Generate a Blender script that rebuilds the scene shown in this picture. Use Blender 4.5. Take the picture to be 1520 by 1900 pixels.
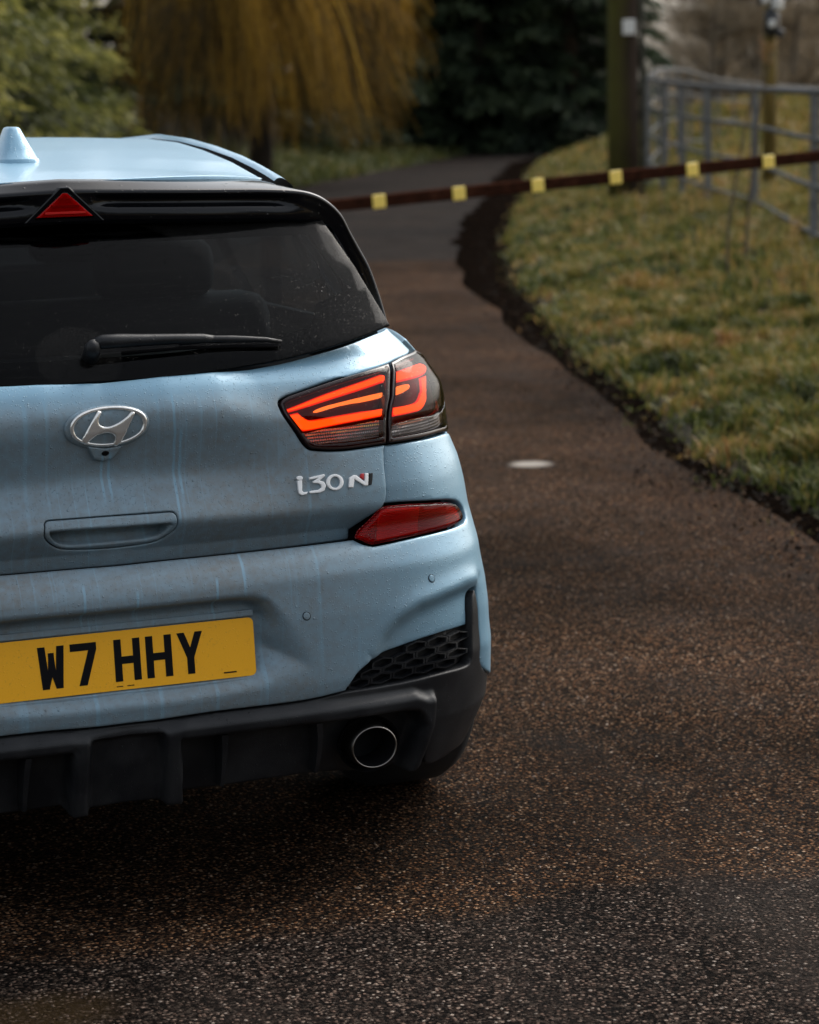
import bpy, math, random
import numpy as np
from mathutils import Vector, Matrix
from mathutils.geometry import delaunay_2d_cdt
random.seed(7); rng = np.random.default_rng(7)
for o in list(bpy.data.objects): bpy.data.objects.remove(o)
SC = bpy.context.scene; COL = SC.collection; rad = math.radians

# ------------------------------------------------------------------ camera, sky, sun, exposure
FP = 4480.0                                   # focal length in pixels of the 1520x1900 photograph (about 85 mm)
CC = np.array([-1.102, -4.253, 1.538]); YAW, PIT, ROL = rad(21.47), rad(9.87), rad(-1.23)
FW = np.array([math.sin(YAW)*math.cos(PIT), math.cos(YAW)*math.cos(PIT), -math.sin(PIT)])
_r0 = np.array([math.cos(YAW), -math.sin(YAW), 0]); _u0 = np.cross(_r0, FW)
RT = _r0*math.cos(ROL)+_u0*math.sin(ROL); UP = -_r0*math.sin(ROL)+_u0*math.cos(ROL)
cam = bpy.data.objects.new('camera', bpy.data.cameras.new('camera')); COL.objects.link(cam)
cam.matrix_world = Matrix(((RT[0], UP[0], -FW[0], CC[0]), (RT[1], UP[1], -FW[1], CC[1]), (RT[2], UP[2], -FW[2], CC[2]), (0, 0, 0, 1)))
cam.data.sensor_fit = 'VERTICAL'; cam.data.sensor_height = 36; cam.data.sensor_width = 36
cam.data.lens = FP/1900*36; cam.data.clip_start = .05; cam.data.clip_end = 3000
cam.data.dof.use_dof = True; cam.data.dof.focus_distance = 4.55; cam.data.dof.aperture_fstop = 4.7
SC.camera = cam
SUN_EL, SUN_ROT = 42, 62
w = bpy.data.worlds.new("World"); SC.world = w; w.use_nodes = True
wn = w.node_tree.nodes; wl = w.node_tree.links
sky = wn.new('ShaderNodeTexSky'); sky.sky_type = 'NISHITA'; sky.sun_disc = False
sky.sun_elevation = rad(SUN_EL); sky.sun_rotation = rad(SUN_ROT); sky.air_density = 1.4; sky.dust_density = 4.0
hs = wn.new('ShaderNodeHueSaturation'); hs.inputs['Saturation'].default_value = .35
wl.new(sky.outputs[0], hs.inputs['Color']); wl.new(hs.outputs[0], wn['Background'].inputs[0])
wn['Background'].inputs[1].default_value = .145
sl = bpy.data.lights.new('sun', 'SUN'); sl.energy = 1.15; sl.angle = rad(42); sl.color = (1, .95, .88)
sun = bpy.data.objects.new('sun', sl); COL.objects.link(sun)
_sd = Vector((math.sin(rad(SUN_ROT))*math.cos(rad(SUN_EL)), math.cos(rad(SUN_ROT))*math.cos(rad(SUN_EL)), math.sin(rad(SUN_EL))))
sun.rotation_euler = _sd.to_track_quat('Z', 'Y').to_euler()
SC.view_settings.view_transform = 'Standard'; SC.view_settings.look = 'None'
SC.view_settings.gamma = 1; SC.view_settings.use_curve_mapping = False
SC.view_settings.exposure = .76
SC.cycles.use_denoising = True; SC.cycles.max_bounces = 8; SC.cycles.transparent_max_bounces = 12
SC.cycles.caustics_reflective = False; SC.cycles.caustics_refractive = False

# ------------------------------------------------------------------ ways from the photograph's measurements to metres
def proj(X):
    d = np.asarray(X, float)-CC; z = d@FW
    return np.stack([760+FP*(d@RT)/z, 950-FP*(d@UP)/z], -1)
def ray(u, v):
    d = FW+RT*(u-760)/FP-UP*(v-950)/FP
    return d/np.linalg.norm(d)
def on_z(u, v, z=0.):
    d = ray(u, v); return CC+d*(z-CC[2])/d[2]
def on_d(u, v, dist):
    d = ray(u, v); return CC+d*dist/(d@FW)
_grid = {}
RANGE = {'body': (-.35, 1.25, .12, 1.12), 'glass_s': (-.75, .75, .98, 1.42)}
def solve(u, v, R, s=.3, z=.7):
    """where the sight line through a photograph point meets the near side of a surface"""
    if R.__name__ not in _grid:
        a, b, c, d = RANGE[R.__name__]; g = np.stack(np.meshgrid(np.arange(a, b, .012), np.arange(c, d, .012), indexing='ij'), -1).reshape(-1, 2)
        X = R(g[:, 0], g[:, 1]); N = np.cross(R(g[:, 0]+1e-3, g[:, 1])-X, R(g[:, 0], g[:, 1]+1e-3)-X)
        k = ((CC-X)*N).sum(1)/np.linalg.norm(N, axis=1)/np.linalg.norm(CC-X, axis=1) > .06
        _grid[R.__name__] = (g[k], proj(X[k]))
    G_, U_ = _grid[R.__name__]; t = np.array([u, v], float); q = G_[((U_-t)**2).sum(1).argmin()].copy(); q0 = q.copy()
    for it in range(25):
        p = proj(R(q[0], q[1])); e = t-p
        J = np.stack([(proj(R(q[0]+1e-4, q[1]))-p)/1e-4, (proj(R(q[0], q[1]+1e-4))-p)/1e-4], 1)
        dq = np.linalg.solve(J.T@J+1e3*np.eye(2), J.T@e)
        n = np.abs(dq).max()
        if n > .01: dq *= .01/n
        q += dq
        if n < 1e-6: break
    return np.clip(q, q0-.025, q0+.025)
def at_y(u, v, y):
    d = ray(u, v); return CC+d*(y-CC[1])/d[1]
def sm(x, a, b):
    t = np.clip((x-a)/(b-a), 0, 1); return t*t*(3-2*t)
def ramp(t, w):
    return w*np.logaddexp(0, np.asarray(t)/w)
def catm(P, n=8):
    P = np.asarray(P, float)
    if len(P) < 3: return np.array([P[0]+(P[-1]-P[0])*t for t in np.linspace(0, 1, n+1)])
    Q = np.vstack([2*P[0]-P[1], P, 2*P[-1]-P[-2]]); out = []
    for i in range(1, len(Q)-2):
        a, b, c, d = Q[i-1:i+3]
        for t in np.linspace(0, 1, n, endpoint=False):
            out.append(.5*((2*b)+(c-a)*t+(2*a-5*b+4*c-d)*t*t+(3*b-a-3*c+d)*t**3))
    out.append(P[-1]); return np.array(out)

# ------------------------------------------------------------------ object helpers
def link(o, parent=None):
    COL.objects.link(o)
    if parent is not None: o.parent = parent
    return o
def mesh_obj(name, V, Fc, mat, parent=None, smooth=True, mats=None, fmat=None):
    me = bpy.data.meshes.new(name)
    me.from_pydata([tuple(map(float, v)) for v in V], [], [tuple(map(int, f)) for f in Fc])
    for m in (mats or [mat]): me.materials.append(m)
    if fmat is not None: me.polygons.foreach_set('material_index', fmat)
    if smooth: me.polygons.foreach_set('use_smooth', [True]*len(me.polygons))
    me.update(); return link(bpy.data.objects.new(name, me), parent)
def big_mesh(name, V, T, mat, parent=None, col=None, smooth=False):
    """triangles or quads held in numpy arrays"""
    me = bpy.data.meshes.new(name); n = T.shape[1]
    me.vertices.add(len(V)); me.vertices.foreach_set('co', np.ascontiguousarray(V, np.float32).ravel())
    me.loops.add(T.size); me.loops.foreach_set('vertex_index', np.ascontiguousarray(T, np.int32).ravel())
    me.polygons.add(len(T)); me.polygons.foreach_set('loop_start', np.arange(0, T.size, n, dtype=np.int32))
    try: me.polygons.foreach_set('loop_total', np.full(len(T), n, np.int32))
    except Exception: pass
    if smooth: me.polygons.foreach_set('use_smooth', np.ones(len(T), bool))
    me.materials.append(mat); me.update(calc_edges=True)
    if col is not None:
        a = me.attributes.new('tint', 'FLOAT', 'POINT'); a.data.foreach_set('value', np.ascontiguousarray(col, np.float32))
    return link(bpy.data.objects.new(name, me), parent)
def empty(name, loc, parent=None, rz=0):
    o = bpy.data.objects.new(name, None); o.location = tuple(map(float, loc)); o.rotation_euler = (0, 0, rz)
    return link(o, parent)
def tag(o, label=None, cat=None, group=None, kind=None):
    for k, v in (('label', label), ('category', cat), ('group', group), ('kind', kind)):
        if v: o[k] = v
    return o
def tube(path, radii, n=10, cap=True):
    """vertices and faces of a tube along a path"""
    P = np.asarray(path, float); R = np.broadcast_to(np.asarray(radii, float), (len(P),)); V = []; Fc = []
    T = np.gradient(P, axis=0); T /= np.linalg.norm(T, axis=1)[:, None]+1e-12
    up = np.array([0, 0, 1.]) if abs(T[0][2]) < .9 else np.array([1., 0, 0])
    for i in range(len(P)):
        a = np.cross(up, T[i]); a /= np.linalg.norm(a)+1e-12; b = np.cross(T[i], a); up = b
        for k in range(n):
            t = 2*math.pi*k/n; V.append(P[i]+R[i]*(a*math.cos(t)+b*math.sin(t)))
    for i in range(len(P)-1):
        for k in range(n):
            k2 = (k+1) % n; Fc.append((i*n+k, i*n+k2, (i+1)*n+k2, (i+1)*n+k))
    if cap:
        Fc.append(tuple(range(n))[::-1]); Fc.append(tuple((len(P)-1)*n+k for k in range(n)))
    return V, Fc
def box(c, s, rz=0.):
    c = np.asarray(c, float); V = []
    for x in (-.5, .5):
        for y in (-.5, .5):
            for z in (-.5, .5):
                X = x*s[0]; Y = y*s[1]
                V.append(c+np.array([X*math.cos(rz)-Y*math.sin(rz), X*math.sin(rz)+Y*math.cos(rz), z*s[2]]))
    return V, [(0, 1, 3, 2), (4, 6, 7, 5), (0, 4, 5, 1), (2, 3, 7, 6), (0, 2, 6, 4), (1, 5, 7, 3)]
def join(*vf):
    V = []; Fc = []
    for v, f in vf:
        n = len(V); V += list(v); Fc += [tuple(i+n for i in q) for q in f]
    return V, Fc
def bevel(o, w, seg=2):
    m = o.modifiers.new('bevel', 'BEVEL'); m.width = w; m.segments = seg; m.limit_method = 'ANGLE'; m.angle_limit = rad(35)
    return o

# ------------------------------------------------------------------ materials
class NT:
    def __init__(s, name):
        s.m = bpy.data.materials.new(name); s.m.use_nodes = True; s.n = s.m.node_tree.nodes; s.l = s.m.node_tree.links
        s.b = s.n['Principled BSDF']; s.out = s.n['Material Output']
    def new(s, t, **k):
        x = s.n.new(t)
        for a, b in k.items(): setattr(x, a, b)
        return x
    def set(s, **k):
        for a, b in k.items():
            i = s.b.inputs[a.replace('_', ' ')]
            if hasattr(b, 'is_output'): s.l.new(b, i)
            else: i.default_value = (*b, 1) if isinstance(b, tuple) and len(b) == 3 else b
    def val(s, node, name, v):
        i = node.inputs[name]
        if hasattr(v, 'is_output'): s.l.new(v, i)
        else: i.default_value = (*v, 1) if isinstance(v, tuple) and len(v) == 3 and i.type == 'RGBA' else v
    def coord(s, scale=(1, 1, 1), kind='Object'):
        t = s.new('ShaderNodeTexCoord'); m = s.new('ShaderNodeMapping'); m.inputs['Scale'].default_value = scale
        s.l.new(t.outputs[kind], m.inputs[0]); return m.outputs[0]
    def noise(s, vec, scale, detail=4, rough=.5, dist=0, out='Fac'):
        n = s.new('ShaderNodeTexNoise'); s.l.new(vec, n.inputs['Vector']); n.inputs['Scale'].default_value = scale
        n.inputs['Detail'].default_value = detail; n.inputs['Roughness'].default_value = rough; n.inputs['Distortion'].default_value = dist
        return n.outputs[out]
    def vor(s, vec, scale, out='Distance', feature='F1', rnd=1):
        n = s.new('ShaderNodeTexVoronoi', feature=feature); s.l.new(vec, n.inputs['Vector']); n.inputs['Scale'].default_value = scale
        n.inputs['Randomness'].default_value = rnd
        return n.outputs[out]
    def rng(s, v, a, b, c=0., d=1., smooth=False):
        n = s.new('ShaderNodeMapRange'); s.l.new(v, n.inputs[0])
        if smooth: n.interpolation_type = 'SMOOTHSTEP'
        for i, x in enumerate((a, b, c, d)): n.inputs[1+i].default_value = x
        return n.outputs[0]
    def math(s, op, a, b=0., c=0.):
        n = s.new('ShaderNodeMath', operation=op)
        for i, x in enumerate((a, b, c)):
            if hasattr(x, 'is_output'): s.l.new(x, n.inputs[i])
            else: n.inputs[i].default_value = x
        return n.outputs[0]
    def mix(s, f, a, b):
        n = s.new('ShaderNodeMix', data_type='RGBA')
        for i, x in ((0, f), (6, a), (7, b)):
            if hasattr(x, 'is_output'): s.l.new(x, n.inputs[i])
            else: n.inputs[i].default_value = (*x, 1) if isinstance(x, tuple) else x
        return n.outputs[2]
    def ramp(s, v, stops):
        n = s.new('ShaderNodeValToRGB'); s.l.new(v, n.inputs[0]); e = n.color_ramp.elements
        while len(e) < len(stops): e.new(.5)
        for i, (p, c) in enumerate(stops): e[i].position = p; e[i].color = (*c, 1)
        return n.outputs[0]
    def sep(s, vec):
        n = s.new('ShaderNodeSeparateXYZ'); s.l.new(vec, n.inputs[0]); return n.outputs
    def bump(s, h, strength=.3, dist=.01, prev=None):
        n = s.new('ShaderNodeBump'); s.l.new(h, n.inputs['Height']); n.inputs['Strength'].default_value = strength
        n.inputs['Distance'].default_value = dist
        if prev is not None: s.l.new(prev, n.inputs['Normal'])
        return n.outputs[0]
def simple(name, col, rough=.5, metal=0., coat=0., bumps=None, spec=.5):
    t = NT(name); t.set(Base_Color=col, Roughness=rough, Metallic=metal)
    t.b.inputs['Coat Weight'].default_value = coat; t.b.inputs['Coat Roughness'].default_value = .05
    t.b.inputs['Specular IOR Level'].default_value = spec
    if bumps:
        c = t.coord(); t.set(Normal=t.bump(t.noise(c, bumps[0], 3), bumps[1], bumps[2]))
    return t.m
def drops(t, c, scale, lo=.10, hi=.36, amount=.55):
    """height field of separate water beads"""
    d = t.vor(c, scale); r = t.vor(c, scale, 'Color'); rs = t.new('ShaderNodeSeparateColor'); t.l.new(r, rs.inputs[0])
    rad_ = t.rng(rs.outputs[0], 1-amount, 1, lo, hi)
    h = t.math('SUBTRACT', rad_, d); h = t.math('MAXIMUM', h, 0.); h = t.math('DIVIDE', h, rad_)
    return t.math('MULTIPLY', t.math('SQRT', h), t.math('GREATER_THAN', rs.outputs[0], 1-amount))
def paint():
    t = NT('blue_paint'); c = t.coord(); X = t.sep(c)
    blue = (.205, .385, .520)
    # road film: heavier in the middle of the tail and lower down, washed away in runs
    big = t.noise(c, 3.2, 5, .6); fine = t.noise(c, 60, 4, .65)
    cs = t.coord((48, 0, 1.3)); runs = t.noise(cs, 1.0, 2, .5, .35)
    cs2 = t.coord((130, 0, 2.4)); runs2 = t.noise(cs2, 1.0, 2, .5, .4)
    ax = t.math('ABSOLUTE', X[0]); side = t.rng(ax, .35, .75, 1, .15, True)
    hgt = t.rng(X[2], .95, 1.02, 1, 0, True); rear = t.rng(X[1], .18, .40, 1, .12, True)
    m = t.math('MULTIPLY', t.math('MULTIPLY', side, hgt), rear)
    bg = t.rng(big, .25, .65, .62, 1); rn = t.rng(runs, .60, .72, 1, .62, True); rn2 = t.rng(runs2, .60, .74, 1, .66, True)
    m = t.math('MULTIPLY', t.math('MULTIPLY', m, bg), t.math('MULTIPLY', rn, rn2))
    m = t.math('MULTIPLY', m, t.rng(fine, .3, .7, .65, 1.0))
    # clean runs washed through the film below the emblem and beside it
    wob = t.math('MULTIPLY', t.math('SUBTRACT', t.noise(t.coord((0, 0, 14)), 1, 2), .5), .012)
    for x0, za, zb in ((-.010, .79, .895), (.004, .79, .895), (.128, .74, 1.0), (.140, .78, .93), (.03, .57, .64), (.185, .55, .65), (-.07, .56, .66), (.24, .60, .69)):
        ln = t.rng(t.math('ABSOLUTE', t.math('SUBTRACT', t.math('ADD', X[0], wob), x0)), .0014, .0034, 1, 0, True)
        zz = t.math('MULTIPLY', t.rng(X[2], za, za+.03, 0, 1), t.rng(X[2], zb-.01, zb, 1, 0)); m = t.math('MULTIPLY', m, t.math('SUBTRACT', 1., t.math('MULTIPLY', t.math('MULTIPLY', ln, zz), .62)))
    m = t.math('MULTIPLY', m, .93)
    t.set(Base_Color=t.mix(m, blue, (.168, .166, .155)), Metallic=.25)
    t.set(Roughness=t.rng(m, 0, .7, .40, .65))
    t.b.inputs['Coat Weight'].default_value = .5
    t.l.new(t.rng(m, 0, .7, .14, .55), t.b.inputs['Coat Roughness'])
    d = drops(t, c, 230, .10, .38, .72); d2 = drops(t, c, 85, .05, .22, .22)
    nb = t.bump(t.math('ADD', d, t.math('MULTIPLY', d2, 1.8)), .6, .0022)
    nb = t.bump(fine, .08, .002, nb)
    t.set(Normal=nb); t.l.new(nb, t.b.inputs['Coat Normal']); return t.m
def gloss_black():
    t = NT('gloss_black'); c = t.coord(); t.set(Base_Color=(.003, .0035, .005), Roughness=.14)
    t.b.inputs['Specular IOR Level'].default_value = .30
    t.set(Normal=t.bump(drops(t, c, 110, .08, .30, .35), .5, .002)); return t.m
def plastic(name='black_plastic', col=(.008, .009, .011)):
    t = NT(name); c = t.coord(); n = t.noise(c, 9, 5, .6); f = t.noise(c, 700, 2)
    t.set(Base_Color=t.mix(t.rng(n, .4, .7), col, (.024, .025, .027)), Roughness=.42); t.b.inputs['Specular IOR Level'].default_value = .32
    nb = t.bump(f, .35, .0012); nb = t.bump(drops(t, c, 150, .08, .3, .25), .5, .002, nb)
    t.set(Normal=nb); return t.m
def glass_mat(name, tint, dust=0., beads=True, gloss=.9):
    t = NT(name); c = t.coord(); X = t.sep(c)
    tr = t.new('ShaderNodeBsdfTransparent'); tr.inputs[0].default_value = (*tint, 1)
    gl = t.new('ShaderNodeBsdfGlossy'); gl.inputs['Roughness'].default_value = .04; gl.inputs[0].default_value = (gloss, gloss, gloss, 1)
    fr = t.new('ShaderNodeFresnel'); fr.inputs[0].default_value = 1.5
    mx = t.new('ShaderNodeMixShader'); t.l.new(fr.outputs[0], mx.inputs[0]); t.l.new(tr.outputs[0], mx.inputs[1]); t.l.new(gl.outputs[0], mx.inputs[2])
    last = mx.outputs[0]
    if beads:
        nb = t.bump(drops(t, c, 190, .08, .32, .6), .4, .0018); t.l.new(nb, gl.inputs['Normal']); t.l.new(nb, fr.inputs['Normal'])
    if dust:
        # dirty outside the arc the wiper clears; the arc is centred on the pivot
        dx = t.math('SUBTRACT', X[0], -.03); dz = t.math('MULTIPLY', t.math('SUBTRACT', X[2], 1.06), 1.45)
        r = t.math('SQRT', t.math('ADD', t.math('POWER', dx, 2.), t.math('POWER', dz, 2.)))
        r = t.math('ADD', r, t.math('MULTIPLY', t.noise(c, 25, 3), .012))
        arc = t.rng(r, .385, .395, 0, 1); inn = t.rng(r, .085, .09, 1, 0)
        m = t.math('MAXIMUM', arc, inn); sp = t.rng(t.noise(c, 240, 4, .7), .42, .72, .15, 1)
        m = t.math('MULTIPLY', t.math('MULTIPLY', m, sp), t.rng(t.noise(c, 6, 3), .2, .8, .6, 1))
        st = t.math('MULTIPLY', t.rng(t.noise(t.coord((3, 3, 60)), 2, 3, .6), .55, .8), .25)
        m = t.math('MULTIPLY', t.math('MAXIMUM', m, st), dust)
        df = t.new('ShaderNodeBsdfDiffuse'); df.inputs[0].default_value = (.060, .058, .055, 1)
        m2 = t.new('ShaderNodeMixShader'); t.l.new(m, m2.inputs[0]); t.l.new(last, m2.inputs[1]); t.l.new(df.outputs[0], m2.inputs[2]); last = m2.outputs[0]
    t.l.new(last, t.out.inputs[0]); t.n.remove(t.b); return t.m
def emis(name, col, st):
    t = NT(name); t.set(Base_Color=(.2, .02, .01), Roughness=.4); t.b.inputs['Emission Color'].default_value = (*col, 1)
    t.b.inputs['Emission Strength'].default_value = st; return t.m
def prism(name, col, scale, metal=.0, rough=.15):
    t = NT(name); c = t.coord(); X = t.sep(c)
    a = t.math('PINGPONG', t.math('MULTIPLY', t.math('ADD', X[0], X[1]), scale), .5); b = t.math('PINGPONG', t.math('MULTIPLY', X[2], scale), .5)
    h = t.math('ADD', a, b)
    t.set(Base_Color=col, Roughness=rough, Metallic=metal, Normal=t.bump(h, .9, .004)); return t.m
PAINT = paint(); GB = gloss_black(); PL = plastic(); PLD = simple('dark_plastic', (.004, .004, .005), .5, spec=.2)
SHELL = simple('underlay_black', (.004, .004, .005), .8, spec=.1)
GLASS = glass_mat('tinted_glass', (.15, .18, .20), dust=.30, gloss=.20)
CLEARG = glass_mat('side_glass', (.72, .76, .76), beads=False)
CHROME = simple('chrome', (.92, .91, .88), .22, .72); STEEL = simple('brushed_steel', (.10, .095, .09), .38, 1.0, bumps=(300, .1, .001))
SILVER = simple('satin_silver', (.92, .92, .92), .35, .12)
RLENS = glass_mat('red_lens', (.62, .13, .11), beads=True, gloss=.38); RLENS2 = glass_mat('reflector_red', (1.0, .26, .22), gloss=.28); SMOKE = glass_mat('smoked_lens', (.74, .70, .70), beads=True, gloss=.5)
HOUSE = simple('lamp_housing', (.050, .006, .008), .3); HOUSED = simple('lamp_housing_black', (.014, .003, .004), .25)
LEDR = emis('light_guide_edge', (1.0, .05, .006), .85); LED = emis('light_guide', (1.0, .26, .012), 1.9); LED2 = emis('amber_filament', (1.0, .75, .14), 1.5)
PRISMW = prism('reversing_prism', (.75, .75, .72), 170, .6); PRISMR = prism('reflex_prism', (1.0, .07, .06), 300, 0., .12)
PRISMD = prism('fog_prism', (.45, .02, .02), 200)
RUB = simple('tyre_rubber', (.012, .012, .013), .75, bumps=(120, .2, .002)); RIM = simple('rim_grey', (.10, .10, .11), .35, .8)
SEAT = simple('seat_cloth', (.009, .009, .010), .9, bumps=(400, .3, .001))

# ------------------------------------------------------------------ car body surface: s runs round the tail from the centre line, z is height
_pl = np.array([(-.4, .018), (-.2, .004), (0, 0), (.2, .004), (.4, .018), (.55, .04), (.65, .065), (.73, .105), (.79, .155), (.83, .21), (.86, .28), (.88, .36), (.892, .46),
                (.8975, .6), (.8975, 1.0), (.8975, 1.6), (.8975, 2.4), (.885, 3.2), (.82, 3.75), (.6, 4.12), (.3, 4.26), (0, 4.29)])
_pc = catm(_pl, 16); _pc = _pc[_pc[:, 0] >= -1e-9]; _pc = _pc[np.argmin(np.abs(_pc[:20, 0])):]
_sl = np.concatenate([[0], np.cumsum(np.linalg.norm(np.diff(_pc, axis=0), axis=1))])
Y0z = [.1, .2, .3, .42, .55, .63, .70, .78, .93, 1.0, 1.06, 1.10, 1.2, 1.36]
Y0y = [.07, .045, .022, .0, .0, .005, .035, .038, .062, .088, .135, .175, .275, .43]
Wz = [.1, .2, .26, .30, .34, .42, .46, .5, .55, .6, .65, .7, .75, .8, .85, .9, .95, 1.0, 1.03, 1.06, 1.09, 1.2, 1.36]
Ww = [.93, .9485, .9811, .998, .9995, .9953, .9906, .9889, .9819, .9716, .9644, .9575, .9488, .9359, .9151, .9128, .9075, .8741, .848, .8238, .815, .76, .68]
Fz = [.1, .2, .3, .45, .6, .78, .88, .96, 1.03, 1.09, 1.36]; Fwd = [.88, .925, .975, .998, 1.0, .998, .985, .95, .89, .83, .68]
def body(s, z):
    s = np.asarray(s, float); z = np.asarray(z, float)
    a = np.abs(s); x = np.sign(s)*np.interp(a, _sl, _pc[:, 0]); y = np.interp(a, _sl, _pc[:, 1])
    w = np.interp(z, Wz, Ww); f = sm(y, .30, .62); w = w*(1-f)+np.interp(z, Fz, Fwd)*f
    return np.stack([x*w, y+np.interp(z, Y0z, Y0y)*(1-sm(y, .5, 1.5)), z+0*s], -1)
def S(u, v, s=.3, z=.7): return solve(u, v, body, s, z)
def loop(pts, R=body, n=6, s0=.3, z0=.7):
    """closed outline in the photograph -> smooth outline on the surface; a third item marks a corner, ('sz', s, z) is given directly"""
    P = []; cr = []
    for p in pts:
        if p[0] == 'sz': P.append(np.array(p[1:3], float)); cr.append(len(p) > 3); continue
        q = solve(p[0], p[1], R, s0, z0); s0, z0 = q; P.append(q); cr.append(len(p) > 2)
    P = np.array(P); k = [i for i, c in enumerate(cr) if c]
    if not k:
        Q = np.vstack([P[-2:], P, P[:3]]); c = catm(Q, n); return c[2*n:(len(P)+2)*n]
    out = []
    for i, a in enumerate(k):
        b = k[(i+1) % len(k)]; idx = [a]; j = a
        while True:
            j = (j+1) % len(P); idx.append(j)
            if j == b: break
        out.append(catm(P[idx], n)[:-1])
    return np.vstack(out)
def area(P): return .5*np.sum(P[:, 0]*np.roll(P[:, 1], -1)-np.roll(P[:, 0], -1)*P[:, 1])
def ccw(P): return P if area(P) > 0 else P[::-1]
def offset(P, d):
    P = ccw(np.asarray(P, float)); e1 = P-np.roll(P, 1, 0); e2 = np.roll(P, -1, 0)-P
    n1 = np.stack([-e1[:, 1], e1[:, 0]], 1); n2 = np.stack([-e2[:, 1], e2[:, 0]], 1)
    n1 /= np.linalg.norm(n1, axis=1)[:, None]+1e-12; n2 /= np.linalg.norm(n2, axis=1)[:, None]+1e-12
    n = n1+n2; n /= np.linalg.norm(n, axis=1)[:, None]+1e-9; c = np.clip((n*n1).sum(1), .5, 1)
    return P+n*(d/c)[:, None]
def inside(P, q):
    out = np.zeros(len(q), bool); lo, hi = P.min(0), P.max(0)
    k = np.flatnonzero((q[:, 0] >= lo[0]) & (q[:, 0] <= hi[0]) & (q[:, 1] >= lo[1]) & (q[:, 1] <= hi[1]))
    x0, y0 = P[:, 0], P[:, 1]; x1, y1 = np.roll(x0, -1), np.roll(y0, -1); m = (x1-x0)/np.where(y1 == y0, 1e-15, y1-y0)
    for i in range(0, len(k), 128):
        x, y = q[k[i:i+128], 0:1], q[k[i:i+128], 1:2]
        out[k[i:i+128]] = (((y0 > y) != (y1 > y)) & (x < m*(y-y0)+x0)).sum(1) % 2 == 1
    return out
def dist(P, q, closed=True):
    a = P if closed else P[:-1]; b = np.roll(P, -1, 0) if closed else P[1:]; out = np.empty(len(q))
    ax, ay = a[:, 0], a[:, 1]; bx, by = (b-a)[:, 0], (b-a)[:, 1]; L = 1/(bx*bx+by*by+1e-15)
    for k in range(0, len(q), 128):
        dx = q[k:k+128, 0:1]-ax; dy = q[k:k+128, 1:2]-ay; t = np.clip((dx*bx+dy*by)*L, 0, 1)
        dx -= t*bx; dy -= t*by; out[k:k+128] = np.sqrt((dx*dx+dy*dy).min(1))
    return out
def resample(P, step):
    P = np.asarray(P); out = []
    for i in range(len(P)):
        a, b = P[i], P[(i+1) % len(P)]; L = np.linalg.norm(b-a)
        if L < 1e-6: continue
        for k in range(max(1, int(math.ceil(L/step)))): out.append(a+(b-a)*k/max(1, int(math.ceil(L/step))))
    out = np.array(out); keep = [0]
    for i in range(1, len(out)):
        if np.linalg.norm(out[i]-out[keep[-1]]) > step*.35: keep.append(i)
    return out[keep]
def normal(R, D, s, z, h=6e-4):
    def f(a, b): return R(a, b)
    t1 = f(s+h, z)-f(s-h, z); t2 = f(s, z+h)-f(s, z-h); n = np.cross(t1, t2)
    return n/(np.linalg.norm(n, axis=-1)[:, None]+1e-12)
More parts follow.
